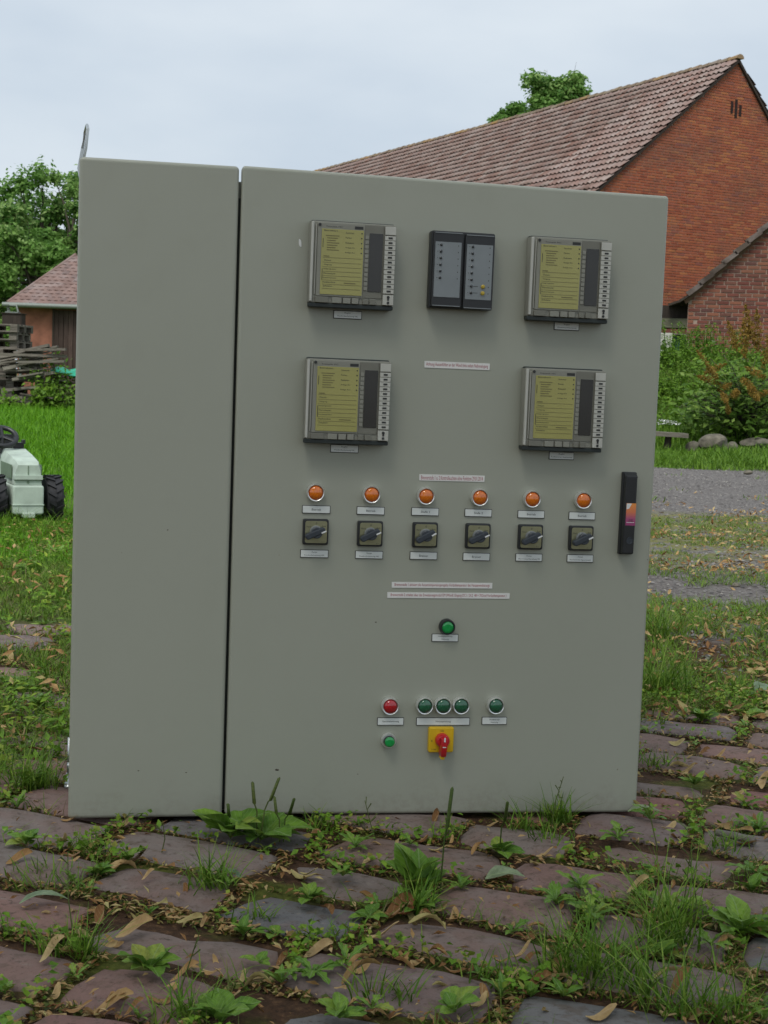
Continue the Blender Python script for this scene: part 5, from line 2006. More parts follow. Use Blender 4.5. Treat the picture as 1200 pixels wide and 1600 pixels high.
# ---- twin lamp module
q = PB()
W2, H2 = 0.1085, 0.1285
q.plate(-W2 / 2 - 0.001, W2 / 2, -H2 / 2, H2 / 2, 0, -0.02, 0.003, 0.002)
mod = part('lamp_module', q.mesh('lamp_module', M['black'], 30), cab, 0.6343, 0.949, 0.0005, (0, R(0.3), 0))
mod['label'] = 'black twin module with grey faces and two yellow buttons'
for s_, nled in ((-1, 6), (1, 8)):
    cx_ = s_ * W2 / 4
    dz_ = 0 if s_ < 0 else -0.0015
    fw = W2 / 2 - 0.0035
    q = PB()
    q.plate(cx_ - fw / 2, cx_ + fw / 2, -H2 / 2 + 0.002 + dz_, H2 / 2 - 0.002 + dz_, -0.02, -0.027, 0.002, 0.001)
    obj('module_frame', q.mesh('module_frame', M['black'], 30), mod)
    q = PB()
    q.plate(cx_ - fw / 2 + 0.003, cx_ + fw / 2 - 0.003, -H2 / 2 + 0.018 + dz_, H2 / 2 - 0.019 + dz_, -0.027, -0.0278, 0.0005, 0.0003)
    obj('face_plate', q.mesh('face_plate', M['module'], 30), mod)
    q = PB()
    q.box(cx_ - fw / 2 + 0.002, cx_ + fw / 2 - 0.002, -0.0282, -0.027, H2 / 2 - 0.0045 + dz_, H2 / 2 - 0.0032 + dz_)
    obj('edge_line', q.mesh('edge_line', M['module']), mod)
    q = PB()
    q.box(cx_ - fw / 2 + 0.002, cx_ + fw / 2 - 0.002, -0.0282, -0.027, -H2 / 2 + 0.0032 + dz_, -H2 / 2 + 0.0045 + dz_)
    obj('edge_line', q.mesh('edge_line', M['module']), mod)
    for k_ in range(nled):
        z = H2 / 2 - 0.024 - k_ * 0.0109 + dz_ + (0.001 if s_ > 0 else 0)
        q = PB()
        q.lathe([(0.0023, 0), (0.0023, 0.0012), (0.0012, 0.002)], 10, (cx_ - 0.0125, -0.0278, z))
        obj('led', q.mesh('led', M['led'], 40), mod)
        q = PB()
        q.box(cx_ - 0.0185, cx_ - 0.017, -0.0279, -0.0277, z - 0.0005, z + 0.0005)
        q.box(cx_ + 0.0165, cx_ + 0.0178, -0.0279, -0.0277, z - 0.0015, z + 0.0005)
        if s_ > 0 and k_ >= 6:
            q.box(cx_ - 0.009, cx_ - 0.001, -0.0279, -0.0277, z - 0.0005, z + 0.0005)
        obj('tick', q.mesh('tick', M['ink']), mod)
        if s_ > 0 and k_ >= 6:
            q = PB()
            q.lathe([(0.0034, 0), (0.0034, 0.002), (0.002, 0.0032)], 14, (cx_ + 0.0075, -0.0278, z))
            obj('yellow_button', q.mesh('yellow_button', M['yellowbtn'], 40), mod)

# ---- engraved plates
pw, ph2 = 0.0462, 0.0117


def name_plate(u, v, body, w=pw, h=ph2, lines=1):
    q = PB()
    q.plate(-w / 2 - 0.001, w / 2 + 0.001, -h / 2 - 0.0012, h / 2 + 0.001, 0, -0.0012, 0.0006, 0.0003, 1)
    q.plate(-w / 2, w / 2, -h / 2, h / 2, -0.0012, -0.0022, 0.0005, 0.0003, 0)
    o = part('name_plate', q.mesh('name_plate', [M['platewhite'], M['ink']], 30), cab, u, v, 0.0004, (0, R(0.25), 0))
    ls = body.split('|')
    ms = []
    for i, s_ in enumerate(ls):
        hh = 0.0036 if len(ls) == 1 else 0.0029
        ww = min(w * 0.88, hh * 0.62 * len(s_))
        ms.append(text_mesh('lettering', s_, M['ink'], ww, hh, 0, 0.0 if len(ls) == 1 else (0.0026 - 0.0052 * i), -0.00235))
    me = join_meshes('lettering', ms, M['ink'])
    obj('lettering', me, o)
    return o


LU = [0.3998, 0.4955, 0.5897, 0.6840, 0.7774, 0.8695]
LV = [0.5678, 0.5668, 0.5662, 0.5661, 0.5654, 0.5652]
top_txt = ['Betrieb', 'Betrieb', 'Stufe 1', 'Stufe 2', 'Betrieb', 'Betrieb']
bot_txt = ['Pumpe|Fussbodenheizung HK', 'Pumpe|Fussbodenheizung HK', 'Brenner', 'Brenner', 'Pumpe|Warmwasserbereitung HK', 'Pumpe|Radiatoren Speisesaal']
PU1 = [0.4026, 0.4960, 0.5906, 0.6842, 0.7786, 0.8706]
PV1 = [0.5388, 0.5386, 0.5389, 0.5388, 0.5383, 0.5374]
PU2 = [0.4017, 0.4959, 0.5908, 0.6842, 0.7781, 0.8709]
PV2 = [0.4634, 0.4629, 0.4629, 0.4625, 0.4626, 0.4624]
for i in range(6):
    name_plate(PU1[i], PV1[i], top_txt[i])
    name_plate(PU2[i], PV2[i], bot_txt[i])
name_plate(0.4449, 0.8677, 'Regler|Fussbodenheizung HK')
name_plate(0.8265, 0.8647, 'Regler|Warmwasserbereitung', 0.043)
name_plate(0.4472, 0.6431, 'Regler|Fussbodenheizung HK')
name_plate(0.8283, 0.6416, 'Regler|Radiatoren Speisesaal', 0.043)
name_plate(0.6345, 0.3202, 'Notbeleuchtung|Heizung', 0.0452)
name_plate(0.5440, 0.1730, 'Sammelstörung', 0.0448)
name_plate(0.6371, 0.1725, 'Netzspannung', 0.0935)
name_plate(0.7290, 0.1733, 'Notbetrieb|Heizung', 0.0432)


# ---- red printed tapes
def tape(u0, u1, v, h, body, rot=0.2):
    w = u1 - u0
    q = PB()
    q.plate(-w / 2, w / 2, -h / 2, h / 2, 0, -0.0006, 0.0004, 0.0002)
    o = part('label_tape', q.mesh('label_tape', M['tape'], 30), cab, (u0 + u1) / 2, v, 0.0004, (0, R(rot), 0))
    obj('lettering', text_mesh('lettering', body, M['redink'], w * 0.945, h * 0.66, 0, 0, -0.00075), o)


tape(0.5795, 0.6936, 0.7902, 0.0112, 'Achtung Aussenfühler an der Wand links neben Nebeneingang', 0.1)
tape(0.5782, 0.6930, 0.5978, 0.0108, 'Brennerstufe 1 u. 2 Kontrolleuchten ohne Funktion 29.01.2014', -0.1)
tape(0.5373, 0.7149, 0.4118, 0.0098, 'Brennerstufe 1 aktiviert die Aussentemperaturgeregelte Vorlauftemperatur des Heizsammelstrangs', -0.15)
tape(0.5302, 0.7467, 0.3941, 0.0098, 'Brennerstufe 2 schaltet über das Erweiterungsmodul EM (Wandl. Eingang DC1 / 24.2  48 = 70Grad Vorlauftemperatur )', -0.15)


# ---- signal lamps
def lamp_meshes(lens):
    q = PB()
    q.lathe([(0.0152, 0), (0.0152, 0.006), (0.0147, 0.0105), (0.0138, 0.0122), (0.0126, 0.0115), (0.0121, 0.008)], 28, cap1=False)
    bz = q.mesh('indicator_lamp', M['chrome'], 50)
    q = PB()
    q.lathe([(0.0121, 0.006), (0.0121, 0.0095), (0.0106, 0.012), (0.0078, 0.0138), (0.0044, 0.0148), (0.0012, 0.0151)], 24, cap0=False)
    return bz, q.mesh('lens', lens, 60)


def lamp(u, v, ms, label):
    o = part('indicator_lamp', ms[0], cab, u, v, 0.0004)
    o['label'] = label
    obj('lens', ms[1], o)
    return o


am = lamp_meshes(M['amber'])
for i in range(6):
    lamp(LU[i], LV[i], am, 'amber indicator lamp, %s from the left' % ['first', 'second', 'third', 'fourth', 'fifth', 'sixth'][i])
lamp(0.5412, 0.2012, lamp_meshes(M['redlens']), 'red indicator lamp')
gm = lamp_meshes(M['greenlens'])
for u, lab in ((0.6020, 'dark green indicator lamp, left of the row of three'), (0.6345, 'dark green indicator lamp, middle of the row of three'), (0.6665, 'dark green indicator lamp, right of the row of three'), (0.7286, 'dark green indicator lamp standing apart on the right')):
    lamp(u, 0.2018, gm, lab)
# bright green button in a black ring
q = PB()
q.lathe([(0.0138, 0), (0.0138, 0.01), (0.0125, 0.0135), (0.0108, 0.0135), (0.0106, 0.009)], 28, cap1=False)
o = part('push_button', q.mesh('push_button', M['black'], 50), cab, 0.6363, 0.3403, 0.0004)
o['label'] = 'bright green button in a black ring'
q = PB()
q.lathe([(0.0106, 0.007), (0.0106, 0.0115), (0.0098, 0.0125), (0.005, 0.0128)], 24, cap0=False)
obj('cap', q.mesh('cap', M['brightgreen'], 50), o)
# green push button in a chrome ring
q = PB()
q.lathe([(0.0132, 0), (0.0132, 0.006), (0.012, 0.008), (0.0095, 0.008), (0.0095, 0.0075)], 28, cap1=False)
q.lathe([(0.0095, 0.0075), (0.0095, 0.013), (0.0088, 0.014)], 24, cap0=False, mi=1)
o = part('push_button', q.mesh('push_button', [M['chrome'], M['rim']], 50), cab, 0.5413, 0.1402, 0.0004)
o['label'] = 'green push button in a chrome ring below the red lamp'
q = PB()
q.lathe([(0.0086, 0.0138), (0.0086, 0.0165), (0.0078, 0.0172), (0.003, 0.0173)], 24, cap0=False)
obj('cap', q.mesh('cap', M['brightgreen'], 50), o)


# ---- rotary switches
def rotary():
    s = 0.0435
    q = PB()
    q.plate(-s / 2, s / 2, -s / 2, s / 2, 0, -0.009, 0.003, 0.002)
    o = obj('rotary_switch', q.mesh('rotary_switch', M['black'], 30), cab)
    q = PB()
    q.plate(-s / 2 + 0.0035, s / 2 - 0.0028, -s / 2 + 0.003, s / 2 - 0.003, -0.009, -0.0097, 0.0035, 0.0003)
    obj('dial_plate', q.mesh('dial_plate', M['olive'], 30), o)
    ms = [text_mesh('t', '0', M['ink'], 0.0022, 0.0034, 0.0005, 0.0148, -0.0099), text_mesh('t', 'Hand', M['ink'], 0.0072, 0.003, -0.0125, 0.0092, -0.0099),
          text_mesh('t', 'Auto', M['ink'], 0.0066, 0.003, 0.0135, 0.0105, -0.0099), text_mesh('t', 'A11', M['ink'], 0.005, 0.0018, 0.0125, -0.0165, -0.0099)]
    me = join_meshes('dial_print', ms, M['ink'])
    obj('dial_print', me, o)
    q = PB()
    q.lathe([(0.0108, 0), (0.0108, 0.006), (0.0098, 0.0085)], 24, (0, -0.0097, 0.0005))
    obj('hub', q.mesh('hub', M['hubgrey'], 50), o)
    q = PB()
    q.plate(-0.0205, 0.0155, -0.0052, 0.0052, -0.016, -0.0265, 0.0045, 0.002, seg=4)
    q.lathe([(0.0094, 0), (0.0094, 0.009), (0.0085, 0.0098)], 24, (0, -0.0157, 0))
    kn = obj('knob', q.mesh('knob', M['knob'], 40), o, (0, 0, 0), (0, R(-27), 0))
    q = PB()
    q.plate(0.007, 0.0158, -0.0042, -0.0018, -0.0262, -0.0272, 0.0004, 0.0003)
    obj('pointer_mark', q.mesh('pointer_mark', M['white'], 30), o, (0, 0, 0), (0, R(-27), 0))
    return o


SU = [0.4021, 0.4955, 0.5912, 0.6842, 0.7779, 0.8693]
SV = [0.5012, 0.4998, 0.4993, 0.4991, 0.4991, 0.4985]
rs = rotary()
for i in range(6):
    o = rs if i == 0 else copy_tree(rs, cab)
    o.location = cl(SU[i], SV[i], 0.0004)
    for ch in o.children:
        if ch.name.startswith(('knob', 'pointer_mark')):
            ch.rotation_euler = (0, R(-27 + (3, 0, -2, 1, 0, 1)[i]), 0)
    o['label'] = 'square black rotary switch, %s from the left' % ['first', 'second', 'third', 'fourth', 'fifth', 'sixth'][i]

# ---- yellow and red main switch
q = PB()
s = 0.0445
q.plate(-s / 2, s / 2, -s / 2, s / 2, 0, -0.009, 0.003, 0.002)
o = part('main_switch', q.mesh('main_switch', M['yellowplate'], 30), cab, 0.6335, 0.1415, 0.0004)
o['label'] = 'yellow main switch with red knob'
q = PB()
q.lathe([(0.0125, 0.009), (0.0125, 0.014), (0.0115, 0.021), (0.0098, 0.023)], 28, cap0=False)
vs = []
for w_, z_, n_ in ((0.0068, 0.006, 0.0305), (0.0066, -0.006, 0.032), (0.0056, -0.0235, 0.0285), (0.0046, -0.0262, 0.026)):
    vs += [(-w_, -0.014, z_), (w_, -0.014, z_), (w_ * 0.8, -n_, z_), (-w_ * 0.8, -n_, z_)]
fs = [(3, 2, 1, 0), (12, 13, 14, 15)]
for j in range(3):
    for i in range(4):
        fs.append((j * 4 + i, j * 4 + (i + 1) % 4, (j + 1) * 4 + (i + 1) % 4, (j + 1) * 4 + i))
q.add(vs, fs)
obj('knob', q.mesh('knob', M['redknob'], 35), o, (0.001, 0, 0.0005))
q = PB()
q.box(-0.0008, 0.0016, -0.0322, -0.030, 0.0015, 0.0085)
q.box(-0.003, 0.003, -0.0318, -0.0295, -0.0085, -0.0068)
obj('pointer_mark', q.mesh('pointer_mark', M['white']), o, (0.001, 0, 0.0005))
q = PB()
q.plate(-0.0035, 0.0035, -0.031, -0.026, -0.01, -0.024, 0.0015, 0.001)
obj('lock_tab', q.mesh('lock_tab', M['yellowplate'], 30), o, (0.0005, 0, 0))
ms = [text_mesh('t', '0', M['ink'], 0.0026, 0.0035, -0.017, -0.001, -0.0092), text_mesh('t', 'I ON', M['ink'], 0.006, 0.0032, 0.0005, 0.0163, -0.0092), text_mesh('t', '0 OFF', M['ink'], 0.0085, 0.0022, -0.0125, -0.0165, -0.0092)]
obj('dial_print', join_meshes('dial_print', ms, M['ink']), o)

# ---- lock handle
hx0, hx1, hz0, hz1 = -0.0128, 0.0128, -0.0725, 0.0725
q = PB()
q.plate(hx0, hx1, hz0, hz1, 0, -0.008, 0.002, 0.0015)
q.plate(hx0 + 0.0022, hx1 - 0.0022, hz0 + 0.002, hz1 - 0.006, -0.008, -0.019, 0.002, 0.002)
q.add([(hx0 + .002, -0.008, hz1 - 0.0065), (hx1 - .002, -0.008, hz1 - 0.0065), (hx1 - .002, -0.019, hz1 - 0.0085), (hx0 + .002, -0.019, hz1 - 0.0085), (hx0 + .002, -0.008, hz1 - 0.0012), (hx1 - .002, -0.008, hz1 - 0.0012)], [(3, 2, 5, 4), (0, 3, 4), (1, 5, 2)])
ho = part('lock_handle', q.mesh('lock_handle', M['black'], 30), cab, 0.9518, 0.5442, 0.0004, (0, R(0.3), 0))
ho['label'] = 'black lock handle with an orange and purple sticker'
q = PB()
q.box(-0.0088, 0.0088, -0.0193, -0.019, -0.0195, 0.0195)
so = obj('sticker', q.mesh('sticker', M['sticker']), ho, (0.0015, 0, -0.0008))
q = PB()
q.add([(-0.0085, -0.0195, 0.019), (-0.0085, -0.0195, 0.0085), (-0.0035, -0.0195, 0.0105), (0.001, -0.0195, 0.019)], [(0, 1, 2, 3)])
obj('sticker_mark', q.mesh('sticker_mark', M['white']), ho, (0.0015, 0, -0.0008))
q = PB()
q.box(-0.0075, 0.0065, -0.0196, -0.0193, -0.0145, -0.0137)
obj('sticker_line', q.mesh('sticker_line', M['white']), ho, (0.0015, 0, -0.0008))
ms = [text_mesh('t', 'TÜRE', M['ink'], 0.007, 0.0026, 0.0005, -0.0092, -0.01945), text_mesh('t', 'ZIEHEN', M['ink'], 0.01, 0.0026, 0.0, -0.0122, -0.01945)]
obj('sticker_print', join_meshes('sticker_print', ms, M['ink']), ho, (0.0015, 0, -0.0008))
q = PB()
q.lathe([(0.0062, 0), (0.0062, 0.0008), (0.0052, 0.0008), (0.0048, 0.0002)], 20, (0.002, -0.019, -0.047))
q.box(0.0012, 0.0028, -0.0196, -0.019, -0.0495, -0.0445)
obj('lock_cylinder', q.mesh('lock_cylinder', M['knob'], 40), ho)
# chip in the paint and small dirt marks
q = PB()
n_ = 12
vs = [(0.0022 * math.cos(2 * math.pi * i / n_) * (1 + 0.2 * math.sin(i * 2.1)), 0, 0.007 * math.sin(2 * math.pi * i / n_)) for i in range(n_)]
q.add(vs + [(x * 0.8, -0.0004, z * 0.9) for x, y, z in vs], [tuple(range(n_, 2 * n_))] + [(i, (i + 1) % n_, n_ + (i + 1) % n_, n_ + i) for i in range(n_)])
obj('paint_chip', q.mesh('paint_chip', M['white']), cab, cl(0.3614, 0.9822, 0.0003), (0, R(-12), 0))
for u, v, s_ in ((0.3498, 0.0889, 0.004), (0.1547, 0.4993, 0.0016), (0.5118, 0.3466, 0.002), (0.115, 0.09, 0.0018), (0.49, 0.08, 0.0015), (0.195, 0.086, 0.0017)):
    q = PB()
    vs = [(s_ * math.cos(i) * random.uniform(0.6, 1.2), 0, s_ * 0.5 * math.sin(i) * random.uniform(0.6, 1.2)) for i in (0, 1, 2, 3, 4, 5)]
    q.add(vs + [(0, -0.0008, 0)], [(i, (i + 1) % 6, 6) for i in range(6)])
    obj('dirt_speck', q.mesh('dirt_speck', M['bark']), cab, cl(u, v, 0.0003))


# ================================================================== FOREGROUND PLANTS AND FALLEN LEAVES
def leaf_mesh(name, mat, length, width, seed, kind='broad', nseg=6, across=4):
    """A leaf growing along +Y from the origin, arched; `kind` sets the outline."""
    g = random.Random(seed)
    p = PB()
    vs = []
    tw = g.uniform(-0.5, 0.5)
    ph = g.uniform(0, 6)
    arch = g.uniform(0.5, 1.2)
    for j in range(nseg + 1):
        t = j / nseg
        if kind == 'broad':
            wd = width * (0.14 + 0.86 * math.sin(math.pi * min(1, max(0, (t - 0.18) / 0.82)) ** 0.8) ** 0.8 if t > 0.18 else 0.14) * (1 if t < 1 else 0.04)
        elif kind == 'lobed':
            wd = width * (0.12 + 0.88 * math.sin(math.pi * t ** 1.5)) * (1.0 if j % 2 else 0.55) * (1 if t < 1 else 0.03)
        elif kind == 'lance':
            wd = width * (0.1 + 0.9 * math.sin(math.pi * t ** 0.8)) * (1 if t < 1 else 0.02)
        else:  # curled dry bract
            wd = width * (0.2 + 0.8 * math.sin(math.pi * (0.08 + 0.86 * t)) ** 0.7) * (1 if 0 < t < 1 else 0.5)
        z0 = length * arch * 0.5 * (t - 1.25 * t * t) if kind != 'dry' else length * 0.2 * math.sin(ph + 3.6 * t) - length * 0.2 * math.sin(ph)
        x0 = 0 if kind != 'dry' else length * 0.18 * math.sin(ph * 2 + 2.2 * t)
        for i in range(across + 1):
            s = 2 * i / across - 1
            if kind == 'dry':
                curl = 2.1 + 1.0 * math.sin(ph + 2 * t)
                a_ = s * curl * 0.5
                x = wd / 2 * math.sin(a_) / (curl * 0.5)
                z = z0 + wd / 2 * (1 - math.cos(a_)) / (curl * 0.5) * (1 if g.random() < 2 else -1)
                x, z = x * math.cos(tw * t * 2) - (z - z0) * math.sin(tw * t * 2), z0 + x * math.sin(tw * t * 2) + (z - z0) * math.cos(tw * t * 2)
            else:
                x = s * wd / 2
                z = z0 + 0.22 * abs(s) * wd / 2 + 0.06 * wd * math.sin(9 * t + ph + s * 2) + x * tw * t * 0.5
            jg = 1 if kind != 'lobed' else 1 + 0.08 * g.uniform(-1, 1)
            vs.append((x0 + x, length * t * jg if abs(s) > 0.9 else length * t, z))
    for j in range(nseg):
        for i in range(across):
            q_ = j * (across + 1) + i
            p.f.append((q_, q_ + 1, q_ + across + 2, q_ + across + 1))
    p.v, p.mi, p.r = vs, [0] * len(p.f), [0.0] * len(vs)
    return p.mesh(name, mat, 180)


broad = [leaf_mesh('leaf', M['weed'], 0.07, 0.04, i, 'broad') for i in range(6)]
lobed = [leaf_mesh('leaf', M['weed'], 0.065, 0.026, 20 + i, 'lobed', 8, 2) for i in range(5)]
lance = [leaf_mesh('leaf', M['weed'], 0.07, 0.018, 40 + i, 'lance', 6, 2) for i in range(4)]
drym = [leaf_mesh('dry_leaf', M['dry'], 0.037 * random.uniform(0.8, 1.2), 0.0135 * random.uniform(0.75, 1.4), 60 + i, 'dry', 6, 4) for i in range(9)]
spk = []
for i in range(3):
    q = PB()
    bend = random.uniform(-0.008, 0.012)
    q.tube([(0, 0, 0), (bend * 0.5, 0, 0.5), (bend, 0.004, 0.62), (bend * 1.3, 0.004, 0.64), (bend * 2.4, 0.006, 0.98), (bend * 2.5, 0.006, 1.0)], [0.0011, 0.0011, 0.0012, 0.0027, 0.0024, 0.0006], 6)
    spk.append(q.mesh('seed_spike', M['spike'], 60))


def zg(x, y):
    """Height of what a plant or leaf rests on."""
    on = in_stone(np.array([x]), np.array([y]), 0.9)[0]
    return 0.004 if on else float(ground_h(x, y)) + 0.002


def rosette(x, y, size, n, kind, label, spikes=(), seed=0, flat=0.35, name=None):
    g = random.Random(seed + int(x * 1000) + int(y * 7000))
    t = empty(name or {'broad': 'plantain', 'lobed': 'dandelion', 'lance': 'dock_weed'}[kind], (x, y, zg(x, y)))
    tag(t, label, 'weed', 'leafy weeds between the paving stones')
    pool = {'broad': broad, 'lobed': lobed, 'lance': lance}[kind]
    a0 = g.uniform(0, 6.28)
    for i in range(n):
        a_ = a0 + i * 2.399 + g.uniform(-0.3, 0.3)
        s = size / 0.07 * g.uniform(0.5, 1.2)
        el = g.uniform(flat * 0.4, flat * 1.7)
        obj('leaf', g.choice(pool), t, (0, 0, 0.003), (el, g.uniform(-0.25, 0.25), a_), (s * g.uniform(0.85, 1.2), s, s))
    for (dx, h) in spikes:
        obj('seed_spike', g.choice(spk), t, (dx, 0, 0), (g.uniform(-0.05, 0.05), g.uniform(-0.04, 0.04), g.uniform(0, 6)), (1.1, 1.1, h))
    return t


def gpl(px, py):
    v = gp(px, py, -0.004)
    return v.x, v.y


special = [
    (360, 1318, 0.062, 8, 'broad', 'broad leaved plantain with a seed spike right of the door gap at the cabinet foot', ((0.0, 0.06),)),
    (408, 1322, 0.07, 9, 'broad', 'largest broad leaved plantain at the cabinet foot, with twin tall seed spikes', ((-0.008, 0.098), (-0.002, 0.105), (0.03, 0.075), (0.036, 0.08))),
    (650, 1405, 0.085, 11, 'broad', 'big upright plantain rosette in the middle of the foreground paving', ((0.035, 0.17),)),
    (232, 1528, 0.06, 10, 'broad', 'plantain rosette with rounded leaves at lower left of the paving', ()),
    (345, 1612, 0.06, 7, 'broad', 'plantain cut by the bottom edge, left of the middle', ()),
    (483, 1418, 0.04, 7, 'broad', 'small plantain rosette left of the big upright plantain', ()),
    (555, 1335, 0.045, 8, 'lobed', 'weed with jagged leaves right of the large plantain at the cabinet foot', ()),
    (535, 1380, 0.05, 9, 'lobed', 'jagged leaved weed spreading between the large plantain and the upright one', ()),
    (488, 1535, 0.05, 9, 'lobed', 'jagged leaved weed low in the paving, left of the bottom middle', ()),
    (540, 1520, 0.045, 8, 'lobed', 'jagged leaved weed lying beside dry leaves, just left of the bottom middle', ()),
    (780, 1338, 0.055, 6, 'broad', 'plantain with one thin spike in front of the cabinet right of the middle', ((0.0, 0.1),)),
    (868, 1425, 0.055, 12, 'lobed', 'wide mat of jagged leaves in the right foreground, nearest the middle', ()),
    (905, 1400, 0.055, 12, 'lobed', 'wide mat of jagged leaves in the right foreground, upper half', ()),
    (925, 1440, 0.055, 11, 'lobed', 'wide mat of jagged leaves in the right foreground, right half', ()),
    (1040, 1425, 0.055, 9, 'lobed', 'jagged leaved weed beside the tall grass at right', ()),
    (1160, 1460, 0.07, 9, 'broad', 'plantain with pale green leaves at the right edge, lowest of three', ()),
    (1180, 1375, 0.06, 9, 'lobed', 'grey green rosette at the right edge, middle of three', ()),
    (1185, 1300, 0.065, 9, 'lance', 'upright rosette at the right edge, topmost of three', ()),
    (965, 1320, 0.05, 6, 'lobed', 'jagged leaved weed at the lower right corner of the cabinet', ()),
    (1015, 1290, 0.05, 6, 'lobed', 'grey green weed just right of the cabinet corner', ()),
    (1095, 1130, 0.06, 7, 'broad', 'small plantain at the far edge of the paving right of the cabinet', ()),
    (1085, 1235, 0.05, 8, 'lance', 'narrow leaved weed in the paving right of the cabinet', ()),
    (1170, 1125, 0.065, 6, 'broad', 'pale plantain on the soil at the right edge beyond the paving', ()),
    (1160, 960, 0.07, 9, 'lance', 'weed rosette in the grass right of the cabinet', ()),
    (200, 1355, 0.035, 7, 'broad', 'small weed rosette in a joint below the left door', ()),
    (40, 1330, 0.04, 7, 'broad', 'small weed rosette at the left edge below the cabinet foot', ()),
    (530, 1605, 0.05, 7, 'broad', 'weed rosette at the bottom edge in the middle', ()),
    (710, 1595, 0.05, 5, 'broad', 'young plantain with three oval leaves at the bottom edge right of the middle', ()),
    (590, 1420, 0.03, 7, 'lobed', 'small jagged weed just left of the big upright plantain', ()),
    (720, 1400, 0.035, 8, 'lobed', 'small jagged weed just right of the big upright plantain', ()),
    (640, 1330, 0.03, 7, 'lobed', 'tiny jagged weed below the middle of the cabinet', ()),
    (60, 1110, 0.06, 10, 'lance', 'narrow leaved weed in the grass left of the cabinet, lower one', ()),
    (25, 1080, 0.06, 9, 'broad', 'broad leaved weed in the grass at the left edge', ()),
    (70, 980, 0.06, 9, 'lance', 'narrow leaved weed in the grass left of the cabinet, middle one', ()),
    (45, 900, 0.075, 10, 'broad', 'broad leaved weed in front of the toy tractor', ()),
    (90, 870, 0.08, 10, 'lance', 'narrow leaved weed between the toy tractor wheel and the cabinet', ()),
    (560, 1295, 0.03, 6, 'lance', 'tiny weed against the cabinet foot left of the middle', ()),
    (1110, 1490, 0.04, 7, 'lobed', 'jagged weed half under the tall grass at lower right', ()),
    (880, 1570, 0.04, 7, 'lance', 'narrow leaved weed beside the curled leaves at lower right', ()),
]
for i, (px, py, size, n, kd, lab, sp_) in enumerate(special):
    x, y = gpl(px, py)
    rosette(x, y, size * (1.12 if i < 2 else 0.8 if size < 0.08 else 0.95), n + 4, kd, lab, sp_, i, 0.8 if (px, py) == (650, 1405) else 0.5)


# (the many small rosettes follow once the landmarks for their labels are listed)
def tuft(px, py, n, length, spread, label, seed, lean=(0.15, 0.8), width=(0.0018, 0.0034)):
    global rng
    x0, y0 = gpl(px, py)
    keep_rng = rng
    rng = np.random.default_rng(seed)
    b = np.c_[rng.normal(0, spread, n), rng.normal(0, spread * 0.7, n), np.full(n, -0.004)]
    me = blades(b, length * rng.uniform(0.45, 1.1, n), rng.uniform(*width, n), rng.uniform(*lean, n), 'grass_tuft', M['tuft'], 4)
    rng = keep_rng
    o = obj('grass_tuft', me, None, (x0, y0, zg(x0, y0)))
    return tag(o, label, 'grass tuft', 'grass tufts in the paving')


tufts = [
    (45, 1235, 170, 0.11, 0.03, 'dense dark green grass tuft left of the bottom left cabinet bracket'),
    (135, 1495, 60, 0.075, 0.012, 'thin upright grass tuft in the left foreground'),
    (145, 1335, 60, 0.045, 0.022, 'short grass tuft below the left door'),
    (335, 1390, 80, 0.075, 0.018, 'spreading grass tuft with bluish blades in front of the door gap'),
    (915, 1530, 170, 0.11, 0.03, 'big dark grass tuft in the right foreground'),
    (1040, 1480, 120, 0.15, 0.022, 'tallest grass tuft, at right in the foreground'),
    (868, 1288, 90, 0.07, 0.012, 'grass tuft growing against the cabinet foot at right'),
    (85, 1490, 35, 0.06, 0.015, 'sparse grass tuft at the left edge of the foreground'),
    (290, 1592, 70, 0.07, 0.02, 'grass tuft at the bottom edge left of the middle'),
    (1090, 1590, 110, 0.1, 0.03, 'grass tuft at the bottom right, cut by the edge'),
    (1032, 1085, 220, 0.17, 0.035, 'long grass tuft leaning out beside the right edge of the cabinet'),
    (1035, 1005, 200, 0.17, 0.04, 'long grass tuft behind the other one at the right edge of the cabinet'),
    (1025, 1200, 60, 0.05, 0.02, 'short grass tuft at the edge of the paving right of the cabinet'),
    (500, 1300, 40, 0.05, 0.012, 'short grass tuft at the cabinet foot beside the large plantain'),
    (650, 1430, 60, 0.08, 0.012, 'grass blades growing through the big upright plantain'),
    (610, 1565, 50, 0.06, 0.018, 'grass tuft at bottom centre'),
    (1000, 1560, 60, 0.1, 0.02, 'loose grass tuft between the big tuft and the bottom right one'),
    (690, 1310, 40, 0.045, 0.014, 'short grass tuft in front of the cabinet right of the middle'),
    (815, 1300, 40, 0.06, 0.012, 'grass tuft at the cabinet foot left of the right hand tuft'),
    (860, 1315, 40, 0.05, 0.02, 'short grass tuft below the right hand tuft'),
    (1130, 1330, 40, 0.05, 0.02, 'short grass tuft in the paving at the right'),
    (1150, 1080, 80, 0.08, 0.03, 'grass tuft at the right edge beyond the paving'),
    (400, 1440, 30, 0.04, 0.015, 'short grass tuft in a joint left of the middle'),
    (60, 1370, 40, 0.04, 0.02, 'short grass tuft in a joint at the left edge'),
    (510, 1470, 40, 0.045, 0.02, 'short grass tuft in a joint in the middle foreground'),
    (780, 1540, 40, 0.05, 0.02, 'short grass tuft in a joint right of the bottom middle'),
    (18, 826, 90, 0.16, 0.06, 'loose tall grass at the left edge in front of the toy tractor'),
    (58, 832, 80, 0.13, 0.06, 'loose grass in front of the toy tractor bumper'),
    (95, 838, 70, 0.17, 0.05, 'loose tall grass between the tractor wheel and the cabinet'),
]
for i, t_ in enumerate(tufts):
    tuft(*t_, 300 + i)

